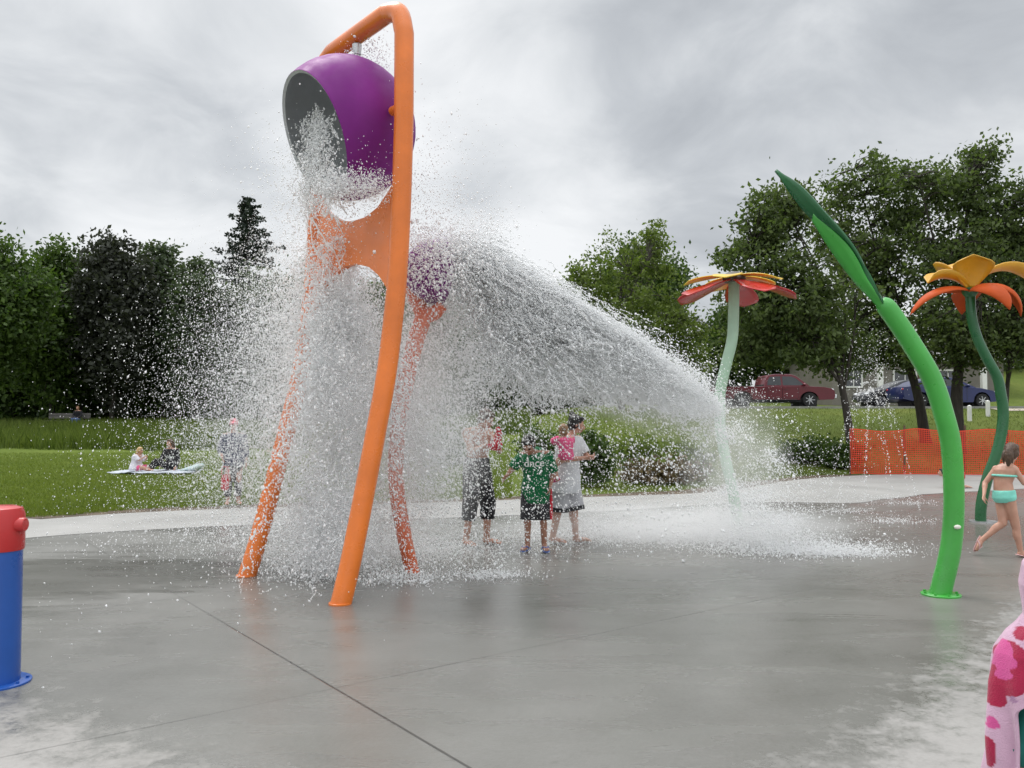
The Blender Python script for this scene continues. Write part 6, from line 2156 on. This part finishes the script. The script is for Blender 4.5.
# threads of water caught in the sheet
for _ in range(5200):
    s, qv = rg.uniform(.25, 1.0), rg.uniform(.06, .68)
    n = int(rg.integers(10, 34))
    dq = np.cumsum(np.full(n, .0022) * rg.choice([1, 1, .4])); ds = np.cumsum(rg.normal(0, .0020, n) + rg.normal(0, .0025))
    P, d = arc_pts(np.clip(s + ds, 0, 1.05), np.clip(qv + dq, 0, 1))
    P += rg.normal(0, .15) * np.array([.3, 1, .3]) + rg.normal(0, .12, 3) * np.array([1, 1, .6]) + np.cumsum(rg.normal(0, .0045, (n, 3)), 0)
    Ps.append(P); Rs.append(radii(rg, n, .0064, .25)); Vs.append(d * 4)
# spray over the small bucket and its fine tops
for (x, y, Y, n, sx, sz, base) in ((455, 262, 9.0, 9000, .22, .16, .0042), (437, 268, 8.45, 3800, .26, .18, .0055), (430, 250, 8.9, 5000, .20, .14, .0036), (480, 235, 9.1, 1500, .16, .12, .0036), (495, 225, 9.1, 500, .14, .12, .0040), (405, 400, 8.55, 9000, .10, .55, .0042), (440, 330, 9.0, 8000, .22, .40, .0042), (425, 450, 9.0, 14000, .20, .40, .0046), (470, 440, 9.6, 2600, .22, .30, .0048), (650, 470, 9.9, 2600, .5, .4, .0055)):
    P = A(px(x, y, Y))[None] + rg.normal(0, 1, (n, 3)) * np.array([sx, .3, sz])
    Ps.append(P); Rs.append(radii(rg, n, base, .5)); Vs.append(np.tile([1.0, 0, -2.0], (n, 1)))
# where it lands: low white splash on the slab
for (x, y, n, sx, sy, hz, base) in ((640, 535, 9000, .75, .45, .05, .0042), (720, 540, 12000, .65, .4, .06, .0042), (800, 552, 9000, .55, .25, .045, .0042), (560, 540, 3500, .5, .4, .04, .004), (740, 520, 7000, .4, .5, .22, .0046), (760, 500, 2500, .45, .5, .30, .0046), (490, 577, 1800, .22, .12, .03, .004), (845, 555, 2500, .3, .10, .03, .0035)):
    c = A(gp(x, y)); P = c[None] + np.stack([rg.normal(0, sx, n), rg.normal(0, sy, n), rg.exponential(hz, n)], 1)
    Ps.append(P); Rs.append(radii(rg, n, base, .5)); Vs.append(np.tile([0, 0, 1.0], (n, 1)))
water_object('water_splash', 'broad white arc of water thrown right from the small bucket over the people', np.concatenate(Ps), np.concatenate(Rs), np.concatenate(Vs), rg)

# torn sheets and ropes of water carried in the arc and in the pour
def torn(fn, nu, nv, keep, Vl, Fl):
    u, w_ = np.meshgrid(np.linspace(0, 1, nu), np.linspace(0, 1, nv), indexing='ij')
    P = fn(u.ravel(), w_.ravel())
    i, j = np.meshgrid(np.arange(nu - 1), np.arange(nv - 1), indexing='ij')
    q0 = (i * nv + j).ravel()
    Fq_ = np.stack([q0, q0 + nv, q0 + nv + 1, q0 + 1], 1)
    C_ = P[Fq_].mean(1)
    k = keep(C_, u.ravel()[q0], w_.ravel()[q0])
    b = sum(len(x) for x in Vl)
    Vl.append(P); Fl.append(Fq_[k] + b)


def arc_layer(s0, s1, q0_, q1_, dy, sd0, wid, patch):
    def fn(u, w_):
        P, d = arc_pts(s0 + (s1 - s0) * u, q0_ + (q1_ - q0_) * w_)
        P[:, 1] += dy + .35 * (fbm(P * 2.2, sd0, 3) - .5)
        P[:, 2] += .22 * (fbm(P * 4.0, sd0 + 1, 3) - .5)
        P[:, 0] += .16 * (fbm(P * 5.0, sd0 + 2, 3) - .5)
        return P

    def keep(C_, u, w_):
        Q = C_ * np.array([3.2, 2.0, 4.2])
        a = np.abs(fbm(Q, sd0 + 4, 3) - .5); b_ = np.abs(fbm(Q * 1.9 + 3, sd0 + 8, 3) - .5)
        big = fbm(C_ * 1.4, sd0 + 12, 2)
        edge = np.minimum(1, np.minimum(u, 1 - u) * 6) * np.minimum(1, (1 - w_) * 4)
        return (((a < wid * (big + .35)) | (b_ < wid * .8 * (big + .35))) & (big * edge > .22)) | (fbm(Q * .8, sd0 + 16, 3) * edge > patch)
    return fn, keep


SV, SF = [], []
for args in ((.50, 1.0, .03, .80, -.12, 101, .036, .70), (.45, 1.0, .05, .82, .05, 131, .036, .69), (.72, 1.03, .02, .72, .16, 161, .050, .62), (.15, .75, .06, .72, .0, 191, .026, .73)):
    fn, keep = arc_layer(*args)
    torn(fn, 230, 330, keep, SV, SF)
sheets = link_mesh('water_sheet', np_mesh('water_sheet', np.concatenate(SV), np.concatenate(SF)), M_WATER)
sheets.data.polygons.foreach_set('use_smooth', [True] * len(sheets.data.polygons))
solid(sheets, .006)
tag(sheets, 'torn glassy sheets and ropes of water inside the broad white arc', 'water spray', kind='stuff')


def pour_layer(dn, sd0, wid, patch, t0=.08, t1=.80, hw=.42):
    def fn(u, w_):
        t = t0 + (t1 - t0) * w_
        lat = (u - .5) * 2 * hw * (1 - .25 * w_)
        P = (ctr_lip + np.array([0.02, .02, .05]))[None] + alv[None] * lat[:, None] + nFv[None] * (dn * (1 - w_ * .6))[:, None] + (np.array([.10, .45, 0]) * 1.0)[None] * np.minimum(1, w_ * 2.0)[:, None]
        P[:, 2] += -.5 * G * t * t
        P[:, :2] += .22 * (np.stack([fbm(P * np.array([3, 3, 1.2]), sd0, 3), fbm(P * np.array([3, 3, 1.2]), sd0 + 3, 3)], 1) - .5) * (0.4 + w_)[:, None]
        return P

    def keep(C_, u, w_):
        Q = C_ * np.array([5.5, 5.5, 1.5])
        a = np.abs(fbm(Q, sd0 + 4, 3) - .5); big = fbm(C_ * np.array([2, 2, .9]), sd0 + 12, 2)
        edge = np.minimum(1, np.minimum(u, 1 - u) * 5) * np.minimum(1, (1 - w_) * 4)
        return ((a < wid * (big + .3)) & (big * edge > .22)) | (fbm(Q * .7, sd0 + 16, 3) * edge > patch)
    return fn, keep


SV, SF = [], []
for args in ((.05, 301, .024, .76), (-.10, 331, .026, .74)):
    fn, keep = pour_layer(*args)
    torn(fn, 150, 320, keep, SV, SF)
sheets = link_mesh('water_sheet', np_mesh('water_sheet', np.concatenate(SV), np.concatenate(SF)), M_WATER)
sheets.data.polygons.foreach_set('use_smooth', [True] * len(sheets.data.polygons))
solid(sheets, .005)
tag(sheets, 'torn strands of water hanging below the mouth of the large purple bucket', 'water spray', kind='stuff')

# ground jets near the mesh fence ---------------------------------------------------------
Ps, Rs, Vs = [], [], []
jc = A(gp(872, 506)); jc[2] = 0
for k in range(11):
    a = k / 11 * 2 * math.pi + .2; rad_ = 0.75 + .12 * rg.random()
    n = 120
    t = rg.random(n); h0 = 2.05 + rg.normal(0, .12)
    tt = t * 2 - .15
    x = rad_ * (0.12 + .55 * tt); z = h0 * (1 - (tt - .25) ** 2 * .62) if False else h0 - 1.05 * np.maximum(0, tt) ** 1.6 * .95
    P = jc[None] + np.stack([math.cos(a) * x, math.sin(a) * x, z], 1) + rg.normal(0, .010, (n, 3))
    Ps.append(P); Rs.append(radii(rg, n, .0065, .35)); Vs.append(np.tile([.3 * math.cos(a), .3 * math.sin(a), -3.0], (n, 1)))
n = 900
P = jc[None] + np.stack([rg.normal(0, .22, n), rg.normal(0, .2, n), 1.9 + rg.normal(.35, .55, n)], 1)
Ps.append(P); Rs.append(radii(rg, n, .0052, .4)); Vs.append(np.tile([0, 0, 2.0], (n, 1)))
for (x, y, n, sx) in ((895, 522, 700, .32), (840, 512, 500, .28), (905, 504, 400, .35), (880, 499, 300, .4)):
    c = A(gp(x, y)); P = c[None] + np.stack([rg.normal(0, sx, n), rg.normal(0, sx * .5, n), rg.exponential(.025, n)], 1)
    Ps.append(P); Rs.append(radii(rg, n, .005, .4)); Vs.append(np.tile([0, 0, 1.0], (n, 1)))
water_object('water_fountain', 'thin arching jets of a ground fountain in front of the mesh fence', np.concatenate(Ps), np.concatenate(Rs), np.concatenate(Vs), rg)

# drifting mist round the falling water ---------------------------------------------------
def mist(label, c, r, dens, rot=(0, 0, 0)):
    mb = MB(); mb.ell((0, 0, 0), (1, 1, 1), None, 32)
    me = mb.mesh('mist')
    m = bpy.data.materials.new('mist'); m.use_nodes = True
    nt = m.node_tree
    nt.nodes.remove(nt.nodes['Principled BSDF'])
    pv = nt.nodes.new('ShaderNodeVolumePrincipled')
    pv.inputs['Color'].default_value = (0.995, 0.998, 1.0, 1)
    pv.inputs['Anisotropy'].default_value = 0.2
    gr = nt.nodes.new('ShaderNodeTexGradient'); gr.gradient_type = 'SPHERICAL'
    ov = obj_vec(nt)
    nt.links.new(ov, gr.inputs[0])
    wisp = ramp(nt, noise_tex(nt, ov, 3.2, 5, 0.62, 0.8), [(0.36, 0.15), (0.62, 1.7)])
    nt.links.new(mathn(nt, 'MULTIPLY', mathn(nt, 'MULTIPLY', gr.outputs['Fac'], wisp), dens), pv.inputs['Density'])
    nt.links.new(pv.outputs[0], nt.nodes['Material Output'].inputs['Volume'])
    o = link_mesh('mist', me, m)
    o.location = c; o.scale = r; o.rotation_euler = rot
    return tag(o, label, 'mist', kind='stuff')


cm = px(352, 430, 8.7)
mist('white mist round the water falling between the orange legs', (cm.x, cm.y, 1.45), (0.80, 0.8, 1.75), 1.15)
cm = px(425, 430, 8.9)
mist('white mist behind the near orange leg', (cm.x, cm.y, 1.55), (0.75, 0.7, 1.7), 1.5)
c_ = px(565, 345, 9.6)
mist('white mist hanging in the water arc', tuple(c_), (2.3, 0.6, 0.60), 2.4, (0, R(29), 0))
c_ = px(490, 285, 9.1)
mist('white mist where the small bucket empties', tuple(c_), (0.85, 0.5, 0.5), 2.2, (0, R(25), 0))
c_ = px(735, 465, 10.6)
mist('white mist round the falling end of the water arc', tuple(c_), (0.75, 0.6, 1.0), 1.1)
c_ = gp(680, 541)
mist('low mist where the arc lands', (c_.x, c_.y, 0.20), (2.5, 1.2, 0.32), 2.2)
